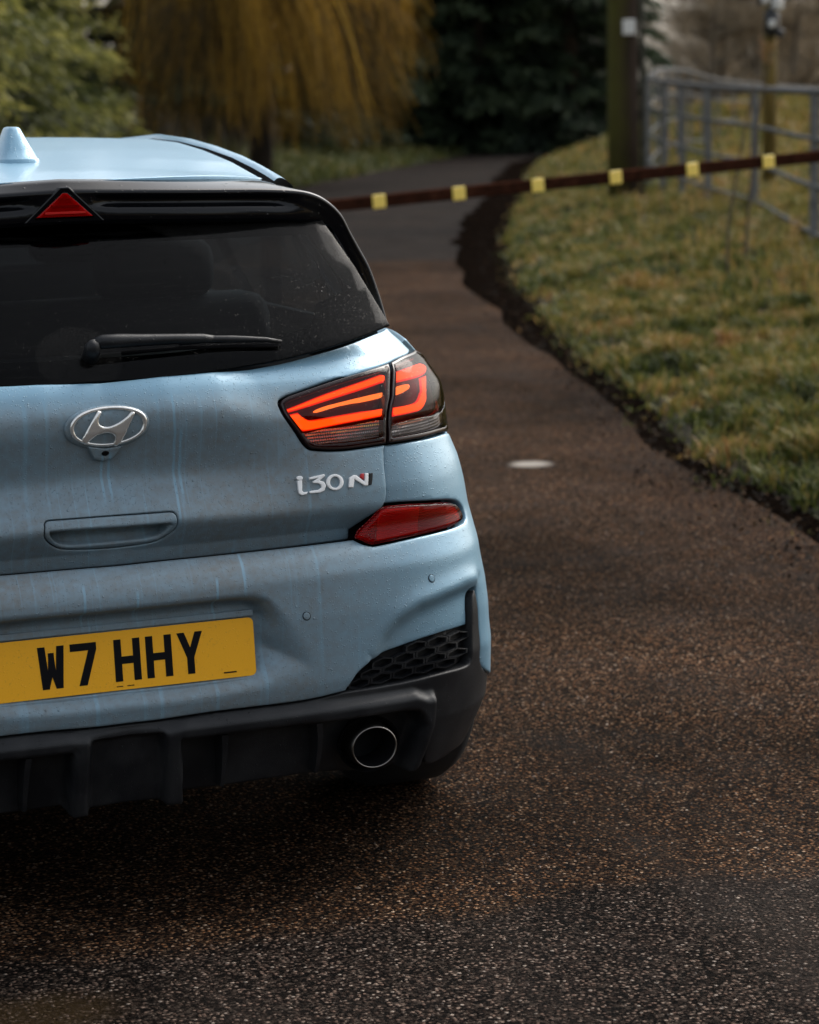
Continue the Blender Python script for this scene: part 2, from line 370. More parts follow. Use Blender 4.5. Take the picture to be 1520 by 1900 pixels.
def panel(name, out, mat, parent, holes=(), sp=.010, R=body, D=None, off=0., rnd=.003, gap=0., flange=.014, hgap=None, mirror=False, flat=False):
    """a sheet over the surface inside an outline, with rolled edges and a return flange"""
    fs = .006 if sp < .02 else .014; O = resample(offset(out, gap), min(sp, fs)); O = ccw(O); hg = gap if hgap is None else hgap
    H = [ccw(resample(offset(h, -hg), min(sp, fs))) for h in holes]
    lo, hi = O.min(0), O.max(0)
    g = np.stack(np.meshgrid(np.arange(lo[0]+sp*.5, hi[0], sp), np.arange(lo[1]+sp*.5, hi[1], sp), indexing='ij'), -1).reshape(-1, 2)
    g = g[inside(O, g)]; dd = dist(O, g)
    for h in H:
        k = ~inside(h, g); g = g[k]; dd = np.minimum(dd[k], dist(h, g))
    g = g[dd > max(sp*.45, rnd*1.3)]
    extra = []
    if rnd > 0:
        for f in (.33, 1.0):
            extra.append(offset(O, rnd*f)[::1])
            for h in H: extra.append(offset(h, -rnd*f))
        e = np.vstack(extra); k = inside(O, e); e = e[k]
        for h in H: e = e[~inside(h, e)]
        de = dist(O, e)
        for h in H: de = np.minimum(de, dist(h, e))
        g = np.vstack([g, e[de > rnd*.2]])
    C = [O]+H; pts = [Vector(p) for c in C for p in c]; edges = []; n = 0
    for c in C:
        edges += [(n+i, n+(i+1) % len(c)) for i in range(len(c))]; n += len(c)
    nb = n; pts += [Vector(p) for p in g]
    V2, E2, F2, ov, _, _ = delaunay_2d_cdt(pts, edges, [], 0, 1e-6)
    V2 = np.array([tuple(v) for v in V2]); T = np.array([f for f in F2 if len(f) == 3])
    cen = V2[T].mean(1); k = inside(O, cen)
    for h in H: k &= ~inside(h, cen)
    T = T[k]; a = V2[T]; ar = (a[:, 1, 0]-a[:, 0, 0])*(a[:, 2, 1]-a[:, 0, 1])-(a[:, 1, 1]-a[:, 0, 1])*(a[:, 2, 0]-a[:, 0, 0])
    T[ar < 0] = T[ar < 0][:, ::-1]
    d = dist(O, V2)
    for h in H: d = np.minimum(d, dist(h, V2))
    dn = np.where(d < rnd, rnd-np.sqrt(np.maximum(rnd*rnd-(rnd-np.minimum(d, rnd))**2, 0)), 0) if rnd > 0 else 0*d
    s, z = V2[:, 0], V2[:, 1]; N = normal(R, D, s, z)
    dv = off-dn+(D(s, z) if D is not None else 0)
    P = R(s, z)+N*dv[:, None]
    V = list(P); Fc = [tuple(t) for t in T]
    # boundary edges of what is left get the flange
    cnt = {}
    for t in T:
        for i in range(3):
            e = (int(t[i]), int(t[(i+1) % 3])); key = (min(e), max(e))
            cnt[key] = None if key in cnt else e
    be = [e for e in cnt.values() if e is not None]; ids = {}
    if flange:
        for e in be:
            for i in e:
                if i not in ids: ids[i] = len(V); V.append(P[i]-N[i]*flange)
        Fc += [(b, a, ids[a], ids[b]) for a, b in be]
    o = mesh_obj(name, V, Fc, mat, parent, smooth=not flat)
    if mirror:
        Vm = [np.array([-v[0], v[1], v[2]]) for v in V]; mesh_obj(name, Vm, [tuple(reversed(f)) for f in Fc], mat, parent, smooth=not flat)
    return o
def ribbon(pts, wid):
    """outline of a stroke of given width along px points"""
    P = np.asarray(pts, float); T = np.gradient(P, axis=0); T /= np.linalg.norm(T, axis=1)[:, None]
    N = np.stack([-T[:, 1], T[:, 0]], 1); W = np.broadcast_to(np.asarray(wid, float), (len(P),))[:, None]/2
    return [tuple(p) for p in np.vstack([P+N*W, (P-N*W)[::-1]])]
def pxloop(pts, R=body, s0=.3, z0=.7):
    out = []
    for p in pts:
        q = solve(p[0], p[1], R, s0, z0); s0, z0 = q; out.append(q)
    return np.array(out)
def line(pts, R=body, s0=0., z0=.7):
    P = []
    for p in pts:
        q = solve(p[0], p[1], R, s0, z0); s0, z0 = q; P.append(q)
    P = np.array(P); P = P[np.argsort(P[:, 0])]; return lambda s: np.interp(np.abs(s), P[:, 0], P[:, 1])
def mir(P): return np.asarray(P)[::-1]*[-1, 1]

# ------------------------------------------------------------------ the car
car = tag(empty('hatchback_car', (0, 0, 0)), 'light blue hatchback with road grime and lit tail lamps, parked on the lane', 'car')
Z0 = lambda p: None
# outlines, in photograph pixels on the body surface
GLASS_LINE = [(180, 708.5), (300, 700), (400, 688.5), (520, 668), (620, 641), (690, 615), (725, 601)]
SHUT = [(717, 824), (716, 870), (719, 920), (713, 939)]
def half(center_px, pts, top):
    pass
def s0line(u, v): return ('sz', 0., S(u, v, 0, .7)[1])
def sym(pts, n=6, s0=0., z0=.9):
    """outline symmetrical about the centre line from its right half (first and last points lie on the centre line)"""
    P = []; cr = []
    for p in pts:
        if p[0] == 'sz': P.append(np.array(p[1:3], float)); s0, z0 = P[-1]
        else:
            q = solve(p[0], p[1], body, s0, z0); s0, z0 = q; P.append(q)
        cr.append(len(p) > (3 if p[0] == 'sz' else 2))
    P = np.array(P); P[0, 0] = P[-1, 0] = 0
    m = P[::-1]*[-1, 1]; full = np.vstack([P, m[1:-1]]); c2 = cr+cr[::-1][1:-1]
    k = [i for i, c in enumerate(c2) if c]; out = []
    for i, a in enumerate(k):
        b = k[(i+1) % len(k)]; idx = [a]; j = a
        while True:
            j = (j+1) % len(full); idx.append(j)
            if j == b: break
        out.append(catm(full[idx], n)[:-1])
    return np.vstack(out)
tg_top = S(200, 707, 0, 1.02); tg_bot = S(206, 1041, 0, .69)
cornerA = S(725, 601, .6, 1.06); cornerB = S(768, 647, .7, 1.0)
print('glass base z', tg_top, 'seam z', tg_bot, 'corner', cornerA, cornerB)
TG = sym([('sz', 0, tg_top[1]), (300, 699.5), (400, 687.5), (520, 667), (620, 640), (690, 614.5), (725, 600, 1), (742, 618), (756, 633), (769, 647, 1),
          (748, 659), (722, 672), (680, 686), (620, 704), (560, 725), (527, 738), (519, 750), (528, 770), (548, 797), (570, 828), (590, 835), (640, 835), (717, 824, 1),
          (716, 870), (719, 918), (713, 939), (704, 951), (684, 971), (664, 991, 1), (560, 1004), (400, 1021), (300, 1031), ('sz', 0, tg_bot[1])], n=5)
LAMP_IN = loop([(522, 750), (530, 738.5), (560, 727), (620, 706.5), (680, 688), (721, 674.5, 1), (720, 750), (716, 822.5, 1), (640, 833), (592, 833), (572, 826), (550, 797), (530, 770)], n=5, s0=.35, z0=.95)
c1 = S(797, 672, .75, .98); c2 = S(826, 745, .8, .9)
LAMP_OUT = loop([(726, 672.5, 1), (750, 660), (770, 649, 1), ('sz', cornerB[0]+.05, cornerB[1]-.012), ('sz', cornerB[0]+.20, cornerB[1]-.035), ('sz', cornerB[0]+.27, cornerB[1]-.075, 1),
                 ('sz', cornerB[0]+.17, cornerB[1]-.135), ('sz', cornerB[0]+.10, .845), (822, 801), (790, 810), (722, 821.5, 1), (724, 750)], n=5, s0=.6, z0=.95)
REFL = loop([(662, 993), (686, 968), (713, 942.5), (740, 938), (776, 935), (832, 932), (849, 936), (858, 950), (860, 963), (850, 971), (780, 990), (704, 1006.5), (690, 1007), (675, 1001)], n=5, s0=.6, z0=.75)
print('lampout', LAMP_OUT.min(0), LAMP_OUT.max(0), 'refl', REFL.min(0), REFL.max(0))
# tailgate relief
zc1 = line([(206, 985), (330, 968), (500, 957), (640, 946), (708, 940)], z0=.78)
zt = line([(200, 772), (320, 765), (420, 765), (500, 775)], z0=.95); zb = line([(200, 885), (320, 882), (420, 876), (520, 868)], z0=.85)
_zl = S(198, 796)[1]; M1 = .44; M2 = M1*(_zl-zc1(0))/(_zl-zb(0)); M3 = (M2*(tg_top[1]-zb(0))-M1*(tg_top[1]-zc1(0)))/(tg_top[1]-zt(0))
print('relief', _zl, zc1(0), zb(0), zt(0), M1, M2, M3)
def relief_tg(s, z):
    a = np.abs(s); f = 1-sm(a, .22, .50)
    d = -.85*ramp(zc1(s)-z, .003)*(1-sm(a, .54, .66))
    b = f*(-M1*ramp(z-zc1(s), .004)+M2*ramp(z-zb(s), .010)-M3*ramp(z-zt(s), .006))
    b2 = (1-f)*(-.05*ramp(z-zb(s), .02))
    return d+b+b2
HANDLE = loop([(84.5, 980), (86, 972), (93, 968), (120, 966), (200, 960), (290, 953.5), (319, 951.5), (327, 954.5), (330.5, 963), (330, 980), (318, 994), (290, 1010), (210, 1021), (137, 1023.5), (108, 1018), (86, 1000)], n=4, s0=0, z0=.76)
OPEN = loop([(93, 990), (98, 987.5), (200, 980), (316, 970.5), (321, 972), (320, 978), (294, 1001), (210, 1012), (130, 1017), (101, 1005)], n=4, s0=0, z0=.76)
def relief_handle(s, z):
    q = np.stack([np.broadcast_to(s, np.shape(z)), z], -1).reshape(-1, 2); d = dist(OPEN, q)*np.where(inside(OPEN, q), 1, -1)
    ztop = np.interp(q[:, 0], [OPEN[:, 0].min(), OPEN[:, 0].max()], [OPEN[:, 1].max()]*2); zlo = OPEN[:, 1].min()
    k = np.clip((q[:, 1]-zlo)/(ztop-zlo), 0, 1)
    return relief_tg(s, z)-(sm(d, 0, .006)*(.008+.050*k)).reshape(np.shape(z))
panel('tailgate', TG, PAINT, car, holes=[HANDLE], sp=.008, D=relief_tg, gap=.0018, hgap=.0008, rnd=.004, flange=.02)
panel('tailgate_handle', HANDLE, PAINT, car, sp=.0035, D=relief_handle, gap=.0008, rnd=.002)

# bumper relief
zl = line([(200, 1084), (400, 1063), (540, 1044), (660, 1024), (760, 1003)], z0=.66)
REC = sym([('sz', 0, S(200, 1137, 0, .6)[1], 1), (400, 1116), (470, 1112), (500, 1116), (525, 1138), (552, 1172), (574, 1206), (583, 1228), (576, 1246), (545, 1257), (478, 1273), (350, 1297), ('sz', 0, S(206, 1313, 0, .4)[1], 1)], n=5, z0=.6)
SCO = pxloop([(694, 1210), (708, 1178), (735, 1146), (775, 1117), (822, 1097), (862, 1078), (884, 1071)], s0=.6, z0=.6)
print('REC', REC.min(0), REC.max(0), 'SCO', SCO[0], SCO[-1])
def relief_bp(s, z):
    sh = np.shape(z); q = np.stack([np.abs(np.broadcast_to(s, sh)), z], -1).reshape(-1, 2); S_, Z_ = q[:, 0], q[:, 1]
    d = -.55*(ramp(Z_-zl(S_), .004)-ramp(Z_-zl(S_)-.034, .006))*(1-sm(S_, .54, .72))
    m = S_ < .62; r = np.zeros(len(q))
    if m.any():
        dd = dist(REC, q[m])*np.where(inside(REC, q[m]), 1, -1)
        zr = (Z_[m]-REC[:, 1].min())/(REC[:, 1].max()-REC[:, 1].min())
        wd = .009+.034*(1-sm(zr, .5, .8))+.055*sm(S_[m], .24, .34)*(1-sm(zr, .85, 1.))
        r[m] = -(.043-.014*sm(S_[m], .27, .37))*sm(dd, -.003, wd)
    # scoop over the corner grille
    m = (S_ > .5) & (Z_ < .66); k = np.zeros(len(q))
    if m.any():
        zz = np.interp(S_[m], SCO[:, 0], SCO[:, 1]); ds = dist(SCO, q[m], False)*np.where(Z_[m] < zz, 1, -1)
        k[m] = (-.018*sm(ds, -.002, .032)*sm(S_[m], SCO[0, 0]-.06, SCO[0, 0]+.05)+.006*np.exp(-(ds/.02)**2)*sm(S_[m], SCO[0, 0], SCO[0, 0]+.1))*(1-sm(S_[m], SCO[-1, 0]-.03, SCO[-1, 0]+.05))
    return (d+r+k+sm(Z_, .70, .74)*sm(S_, .5, .55)*relief_tg(S_, Z_)).reshape(sh)
bp_top = S(206, 1046, 0, .69)
GRTOP = [(640, 1284), (650, 1272), (668, 1247), (700, 1223), (745, 1206), (790, 1190), (840, 1174), (879, 1161)]
BUMP = sym([('sz', 0, bp_top[1]), (300, 1036), (400, 1026), (560, 1009), (662, 997, 1), (675, 1006), (690, 1011), (704, 1010.5), (780, 994), (850, 975), (864, 965), (862, 950), (852, 933), (832, 928), (776, 931), (738, 934), (715, 938, 1),
            (720.5, 918), (717.5, 870), (718.5, 825, 1), (750, 821), (790, 814), (828, 803), ('sz', cornerB[0]+.12, .835, 1), ('sz', cornerB[0]+.10, .80), ('sz', cornerB[0]+.14, .74), ('sz', 1.14, .66), ('sz', 1.20, .60, 1), ('sz', 1.22, .50), ('sz', 1.20, .38), ('sz', 1.18, .33, 1),
            ('sz', 1.04, .325), ('sz', .97, .322, 1), (901, 1240), (897.5, 1180), (893, 1118), (890, 1096), (886, 1090), (881, 1097), (879, 1120), (880, 1161, 1)] +
           [(840, 1174), (790, 1190), (745, 1206), (700, 1223), (668, 1247), (650, 1272), (641, 1284, 1), (560, 1302), (400, 1322), (300, 1337), ('sz', 0, S(206, 1348, 0, .36)[1])], n=5, z0=.69)
panel('rear_bumper', BUMP, PAINT, car, sp=.0085, D=relief_bp, gap=.0012, rnd=.004, flange=.02)
shell = []
def patch(name, s0, s1, z0, z1, mat, off, parent, ds=.02, dz=.03, R=body, D=None):
    ss = np.arange(s0, s1+1e-6, ds); zz = np.arange(z0, z1+1e-6, dz); G = np.stack(np.meshgrid(ss, zz, indexing='ij'), -1).reshape(-1, 2)
    P = R(G[:, 0], G[:, 1])+normal(R, None, G[:, 0], G[:, 1])*(off+(D(G[:, 0], G[:, 1]) if D else 0)*1.)[:, None] if D else R(G[:, 0], G[:, 1])+normal(R, None, G[:, 0], G[:, 1])*off
    n = len(zz); Fc = [(i*n+j, (i+1)*n+j, (i+1)*n+j+1, i*n+j+1) for i in range(len(ss)-1) for j in range(n-1)]
    return mesh_obj(name, P, Fc, mat, parent)
patch('inner_shell', -1.15, 1.15, .32, 1.02, SHELL, -.055, car)
# quarter panels, flanks and front, as one skin per side
for sg in (1, -1):
    q = []
    fl = np.array([(cornerB[0]+.285, .93), (cornerB[0]+.24, .98), (cornerB[0]+.06, 1.035), (2.0, 1.02), (3.6, .93), (4.1, .80), (4.4, .70), (4.6, .25), (3.95, .22), (3.92, .4), (3.85, .55), (3.7, .65), (3.53, .69), (3.36, .65), (3.21, .55), (3.14, .4), (3.10, .22),
                   (1.78, .22), (1.755, .36), (1.69, .52), (1.57, .63), (1.42, .67), (1.27, .63), (1.225, .59), (1.165, .665), (cornerB[0]+.165, .745), (cornerB[0]+.125, .80), (cornerB[0]+.145, .84)])
    if sg < 0: fl = mir(fl)
    panel('side_panel', fl, PAINT, car, sp=.035, rnd=.004, gap=.002, flange=.02)

# tail lamps
def off_panel(name, out, mat, parent, off, sp=.008, rnd=.002, flange=.004, R=body, D=None, holes=()):
    return panel(name, out, mat, parent, sp=sp, off=off, rnd=rnd, flange=flange, R=R, D=D, holes=holes)
def lamp(outline, strips, fils, clear, name, mirrored):
    f = mir if mirrored else (lambda P: np.asarray(P))
    root = panel(name, f(outline), HOUSE, car, sp=.012, off=-.022, rnd=0, flange=0)
    panel('lamp_rim', f(outline), HOUSED, root, holes=[f(offset(outline, .0085))], sp=.01, off=.0005, rnd=.0015, flange=.024, gap=.0, hgap=0)
    cl = f(clear)
    off_panel('reversing_reflector', cl, PRISMW, root, -.014, sp=.008, rnd=.001)
    panel('lens', f(outline), RLENS, root, sp=.008, off=.0015, rnd=.006, flange=.003, gap=.0005, holes=[cl], hgap=0)
    off_panel('reversing_lens', cl, SMOKE, root, .001, sp=.008, rnd=.001, flange=0)
    for s_ in strips:
        off_panel('light_strip_edge', f(s_), LEDR, root, -.0075, sp=.006, rnd=.002, flange=.002)
        off_panel('light_strip', f(offset(s_, .0022)), LED, root, -.0062, sp=.006, rnd=.001, flange=0)
    for s_ in fils: off_panel('filament', f(s_), LED2, root, -.012, sp=.006, rnd=.001, flange=.006)
    return root
IN_STR = [loop([(534, 757.5, 1), (610.5, 727), (699, 696), (714, 692), (720, 696), (719, 705), (704.5, 710), (616, 739), (539, 763)], n=4, s0=.4, z0=.9),
          loop([(537, 768, 1), (556, 763.5, 1), (564, 771), (572, 777), (585, 778.5), (640, 769), (717, 755, 1), (717, 771, 1), (640, 786), (575, 799), (562, 798), (555, 792)], n=4, s0=.4, z0=.9)]
IN_FIL = [loop([(592, 757), (632, 744), (714, 724), (715, 732), (638, 749), (596, 761)], n=3, s0=.5, z0=.9)]
IN_CLR = loop([(563, 808), (580, 802), (605, 796), (640, 792), (716, 777, 1), (715, 808, 1), (670, 816), (620, 821), (588, 822)], n=4, s0=.45, z0=.86)
OUT_STR = [loop([(733, 688, 1), (776, 670.5), (791, 672), (797, 680), (790, 692), (776, 697), (735, 707, 1)], n=4, s0=.65, z0=.95),
           loop([(785, 697, 1), (796, 692, 1), (797, 720), (797, 742), (788, 759), (770, 765), (733, 772.5, 1), (733, 755, 1), (765, 748.5), (778, 743), (784, 733)], n=4, s0=.65, z0=.9)]
OUT_FIL = [loop([(737.6, 715), (765, 707), (767, 716), (740, 727)], n=3, s0=.65, z0=.93)]
_a = S(815, 770, .78, .88)
OUT_CLR = loop([(729, 787, 1), (780, 775), ('sz', _a[0], _a[1]+.004), ('sz', _a[0]+.12, _a[1]+.02, 1), ('sz', _a[0]+.12, _a[1]-.028, 1), ('sz', _a[0]+.03, _a[1]-.027), (800, 799), (727, 812, 1)], n=4, s0=.65, z0=.85)
for mv in (False, True):
    lamp(LAMP_IN, IN_STR, IN_FIL, IN_CLR, 'tailgate_lamp', mv)
    lamp(LAMP_OUT, OUT_STR, OUT_FIL, OUT_CLR, 'corner_lamp', mv)
    f = mir if mv else (lambda P: P)
    rr = panel('bumper_reflector', f(REFL), PRISMD, car, sp=.008, off=-.008, rnd=0, flange=0)
    panel('reflector_lens', f(REFL), RLENS2, rr, sp=.008, off=.001, rnd=.005, flange=.02, gap=.001)
    off_panel('reflex_field', f(loop([(709, 946, 1), (782, 940.5, 1), (778, 988, 1), (700, 1003, 1)], n=3, s0=.65, z0=.72)), PRISMR, rr, -.004, sp=.006, rnd=.001)
    for pu, pv in ((569, 1143), (800.5, 1073)):
        c = S(pu, pv, .5, .55)*([-1, 1] if mv else [1, 1]); th = np.linspace(0, 2*math.pi, 24, endpoint=False)
        circ = lambda r: np.stack([c[0]+r*np.cos(th), c[1]+r*np.sin(th)], 1)
        rs = panel('parking_sensor', circ(.0072), PAINT, car, sp=.004, off=.0016, rnd=.001, flange=.004, D=relief_bp)
        panel('sensor_ring', circ(.0086), SHELL, rs, holes=[circ(.0070)], sp=.003, off=.0007, rnd=0, flange=.002, D=relief_bp)

# round emblem with a slanted H, camera nub, lettering
def crop(pts, ox=0, oy=720, k=3.619): return [(ox+x/k, oy+y/k) for x, y in pts]
def ell(cx, cy, a, b, n=56, rot=-.085):
    t = np.linspace(0, 2*math.pi, n, endpoint=False); x = a*np.cos(t); y = b*np.sin(t)
    return crop([(cx+p*math.cos(rot)-q*math.sin(rot), cy+p*math.sin(rot)+q*math.cos(rot)) for p, q in zip(x, y)])
def Eb(pts): return pxloop(pts, s0=0, z0=.93)
eb = panel('emblem', Eb(ell(708, 264, 286, 143)), PAINT, car, sp=.006, off=.006, rnd=.004, flange=.012, D=relief_tg)
panel('emblem_ring', Eb(ell(718, 264, 260, 129)), CHROME, eb, holes=[Eb(ell(718, 266, 231, 105))], sp=.003, off=.0115, rnd=.0035, flange=.008, D=relief_tg)
Hs = [(640, 170), (604, 236), (572, 298), (546, 352), (575, 382), (604, 356), (650, 320), (712, 302), (758, 314), (774, 342), (762, 376), (785, 392), (815, 365), (846, 292), (872, 230), (890, 186), (862, 178), (838, 204), (790, 240), (735, 264), (690, 268), (658, 254), (652, 226), (668, 178)]
panel('emblem_letter', Eb(crop([tuple(p) for p in catm(Hs+[Hs[0]], 3)[:-1]])), CHROME, eb, sp=.003, off=.0125, rnd=.0035, flange=.008, D=relief_tg)
nub = Eb(crop([(590, 392), (620, 440), (645, 478), (700, 490), (765, 478), (795, 440), (830, 385), (715, 405)]))
nb_ = panel('camera_housing', nub, PAINT, eb, sp=.004, off=.010, rnd=.003, flange=.016, D=relief_tg)
panel('camera_lens', Eb(ell(718, 437, 27, 19, 20)), GB, eb, sp=.004, off=.0115, rnd=.002, flange=.003, D=relief_tg)
def badge(name, px, mat, parent, off=.0035, n=0):
    P = [tuple(p) for p in px]
    return panel(name, pxloop(crop(P, 500, 620), s0=.45, z0=.8), mat, parent, sp=.0025, off=off, rnd=.0007, flange=.004, D=relief_tg)
lt = badge('model_lettering', [(272, 962), (368, 940), (372, 952), (338, 984), (366, 992), (380, 1018), (368, 1050), (340, 1064), (272, 1070), (272, 1054), (330, 1046), (350, 1030), (346, 1012), (328, 1002), (296, 1000), (294, 990), (330, 966), (272, 978)], SILVER, car)
badge('letter', [(196, 984), (226, 980), (224, 1050), (234, 1062), (262, 1058), (252, 1074), (222, 1082), (204, 1072), (199, 1040)], SILVER, lt)
t_ = np.linspace(0, 2*math.pi, 18, endpoint=False)
badge('letter', [(212+20*math.cos(t), 966+15*math.sin(t)) for t in t_], SILVER, lt)
zo = pxloop(crop([(438+56*math.cos(t), 995+54*math.sin(t)) for t in np.linspace(0, 6.283, 36, endpoint=False)], 500, 620), s0=.45, z0=.8)
zi = pxloop(crop([(438+33*math.cos(t), 995+38*math.sin(t)) for t in np.linspace(0, 6.283, 36, endpoint=False)], 500, 620), s0=.45, z0=.8)
panel('letter', zo, SILVER, lt, holes=[zi], sp=.004, off=.0035, rnd=.0007, flange=.004, D=relief_tg)
ng = badge('performance_letter', [(528, 1030), (533, 966), (560, 948), (578, 948), (634, 992), (638, 935), (660, 935), (657, 1016), (634, 1018), (566, 974), (560, 1030)], SILVER, car)
badge('red_stripe', [(612, 938), (630, 936), (628, 978), (606, 962)], simple('badge_red', (.5, .01, .015), .3), ng, .0037)
badge('black_stripe', [(664, 935), (690, 932), (682, 1012), (660, 1015)], GB, ng, .0036)

# number plate
pc = np.array([0, .0300, .5055]); tilt = np.array([0, .11, 1.]); tilt /= np.linalg.norm(tilt); pn = np.cross([1, 0, 0], tilt)
def PP(x, z, o=0.): return pc+np.array([x, 0, 0])+tilt*z+pn*o
def rrect(w_, h_, r, n=5):
    P = []
    for cx, cz, a0 in ((w_/2-r, h_/2-r, 0), (-w_/2+r, h_/2-r, 90), (-w_/2+r, -h_/2+r, 180), (w_/2-r, -h_/2+r, 270)):
        for k in range(n): a = rad(a0+90*k/(n-1)); P.append((cx+r*math.cos(a), cz+r*math.sin(a)))
    return P
def slab(poly, o0, o1):
    n = len(poly); V = [PP(x, z, o1) for x, z in poly]+[PP(x, z, o0) for x, z in poly]
    a = area(np.array(poly)); f = list(range(n)) if a > 0 else list(range(n))[::-1]
    return V, [tuple(f)]+[((i+1) % n, i, n+i, n+(i+1) % n) if a > 0 else (i, (i+1) % n, n+(i+1) % n, n+i) for i in range(n)]
def yel():
    t = NT('plate_yellow'); c = t.coord(); f = t.noise(c, 170, 4, .7); g = t.noise(c, 8, 4)
    t.set(Base_Color=t.mix(t.math('MULTIPLY', t.rng(f, .58, .75), t.rng(g, .3, .6)), (1.0, .47, .010), (.60, .26, .03)), Roughness=.42)
    t.set(Normal=t.bump(drops(t, c, 190, .1, .34, .6), .35, .0018)); return t.m
plate = mesh_obj('number_plate', *slab(rrect(.520, .111, .010), -.003, .0), yel(), car, smooth=False)
BLK = simple('plate_black', (.004, .004, .006), .4, spec=.15)
Wd, Hh, St = .050, .079, .014
def G(name, polys, x0):
    vf = join(*[slab([(x0+x, z-Hh/2) for x, z in p], -.001, .0006) for p in polys]); mesh_obj('plate_letter', *vf, BLK, plate, smooth=False)
Wp = [[(0, Hh), (St, Hh), (.0175, .034), (.0195, .058), (.0195, .067), (.0305, .067), (.0305, .058), (.0325, .034), (.036, Hh), (.050, Hh), (.0445, 0), (.0315, 0), (.025, .022), (.0185, 0), (.0055, 0)]]
Hp = [[(0, 0), (0, Hh), (St, Hh), (St, .0465), (.036, .0465), (.036, Hh), (.05, Hh), (.05, 0), (.036, 0), (.036, .0325), (St, .0325), (St, 0)]]
Sp = [[(0, Hh), (.05, Hh), (.05, .066), (.029, 0), (.0135, 0), (.0345, .065), (0, .065)]]
Yp = [[(0, Hh), (.0145, Hh), (.025, .050), (.0355, Hh), (.05, Hh), (.032, .031), (.032, 0), (.018, 0), (.018, .031)]]
for pl_, x in ((Wp, -.158), (Sp, -.097), (Hp, -.014), (Hp, .047), (Yp, .108)): G('l', pl_, x)
mesh_obj('plate_mark', *slab([(.196, -.046), (.221, -.046), (.221, -.0435), (.196, -.0435)], -.001, .0006), BLK, plate, smooth=False)
mk = [slab([(a, -.0495), (a+w_, -.0495), (a+w_, -.0478), (a, -.0478)], -.001, .0005) for a, w_ in ((-.013, .003), (-.0095, .002), (-.007, .0035), (-.003, .002), (.0075, .0025), (.0105, .003), (.0145, .0015), (.0165, .004))]
mesh_obj('plate_mark', *join(*mk), BLK, plate, smooth=False)
tr_ = mesh_obj('plate_holder', *join(slab([(-.265, -.068), (.265, -.068), (.265, -.058), (-.265, -.058)], -.012, .004), slab([(-.262, .0575), (.262, .0575), (.262, .070), (-.262, .070)], -.012, -.002)), PAINT, car, smooth=False); bevel(tr_, .002)

# lower valance, corner grille, diffuser
vz = S(206, 1350, 0, .36)[1]
EXC = at_y(687, 1381, .060)
POCK = [loop([(334, 1372), (345, 1367), (480, 1351), (600, 1336), (700, 1323), (765, 1314), (780, 1322), (786, 1350), ('sz', S(787, 1352)[0], .20), ('sz', S(787, 1352)[0], .13, 1), ('sz', .12, .13, 1), (336, 1480)], n=3, s0=.15, z0=.3)]
MID = sym([('sz', 0, S(237, 1362, 0, .32)[1], 1), (300, 1356), (306, 1364), (310, 1400), ('sz', .085, .13, 1), ('sz', 0, .13, 1)], n=3, z0=.3)
RIMT = line([(180, 1377), (320, 1352), (345, 1346), (600, 1314), (700, 1301), (770, 1290), (790, 1296)], z0=.32)
sRIM = S(807, 1335)[0]
def relief_val(s, z):
    sh = np.shape(z); q = np.stack([np.abs(np.broadcast_to(s, sh)), z], -1).reshape(-1, 2); S_, Z_ = q[:, 0], q[:, 1]
    k = 1-sm(S_, sRIM-.010, sRIM+.003)
    r = .020*sm(RIMT(S_)-Z_, -.014, .004)*k
    for P, dp in ((POCK[0], .055), (MID, .030)):
        dd = dist(P, q)*np.where(inside(P, q), 1, -1); r = r-dp*sm(dd, -.001, .011)
    return r.reshape(sh)-.006
VAL = sym([('sz', 0, vz-.001), (300, 1340), (400, 1325), (560, 1305), (642, 1287, 1), (700, 1278), (760, 1267), (820, 1252), (868, 1238), (878, 1228), (881, 1205), (881, 1120), (886, 1094, 1), (891, 1116), (896, 1180), (899.5, 1238), ('sz', .975, .318, 1), ('sz', 1.18, .318, 1),
           ('sz', 1.19, .27), ('sz', 1.15, .215, 1), ('sz', .95, .20), ('sz', .80, .20), ('sz', .70, .195), (790, 1398, 1), (735, 1442), (600, 1452), (420, 1477), ('sz', 0, S(237, 1497, 0, .2)[1], 1)], n=4, z0=.36)
VAL = VAL
panel('rear_valance', VAL, PL, car, sp=.0065, D=relief_val, rnd=.003, gap=.0005, flange=.02)
GRL = loop([(643, 1284, 1), (652, 1273), (669, 1249), (701, 1225), (745, 1208), (790, 1192), (840, 1176), (880, 1163, 1), (879, 1205), (876, 1226), (866, 1237), (820, 1250), (760, 1265), (700, 1276)], n=4, s0=.6, z0=.4)
for mv in (False, True):
    f = mir if mv else (lambda P: P)
    gr = panel('corner_grille', f(GRL), PLD, car, sp=.012, off=-.028, rnd=0, flange=0)
    A2, B2 = np.array([41., -10.]), np.array([22., -20.5]); nbv = [A2, B2, B2-A2, -A2, -B2, A2-B2]
    for i in range(-3, 8):
        for j in range(-2, 6):
            cpx = np.array([695., 1253.])+A2*i+B2*j; cc = solve(*cpx, body)
            if not (600 < cpx[0] < 884) or not inside(GRL, cc[None])[0] or dist(GRL, cc[None])[0] < .004: continue
            vs = [(nbv[k]+nbv[(k+1) % 6])/3 for k in range(6)]
            Q = np.array([solve(*(cpx+v*f), body) for f in (.96, .80) for v in vs])
            Q = Q*([-1, 1] if mv else [1, 1]); P1 = body(Q[:, 0], Q[:, 1]); N1 = normal(body, None, Q[:, 0], Q[:, 1]); top = P1-N1*.013; low = P1-N1*.027
            V = np.vstack([top, low]); Fc = []
            for k in range(6):
                l = (k+1) % 6; Fc += [(k, l, 6+l, 6+k), (6+k, 6+l, 18+l, 18+k), (k, 12+k, 12+l, l)]
            mesh_obj('grille_cell', V, Fc, PL, gr, smooth=False)
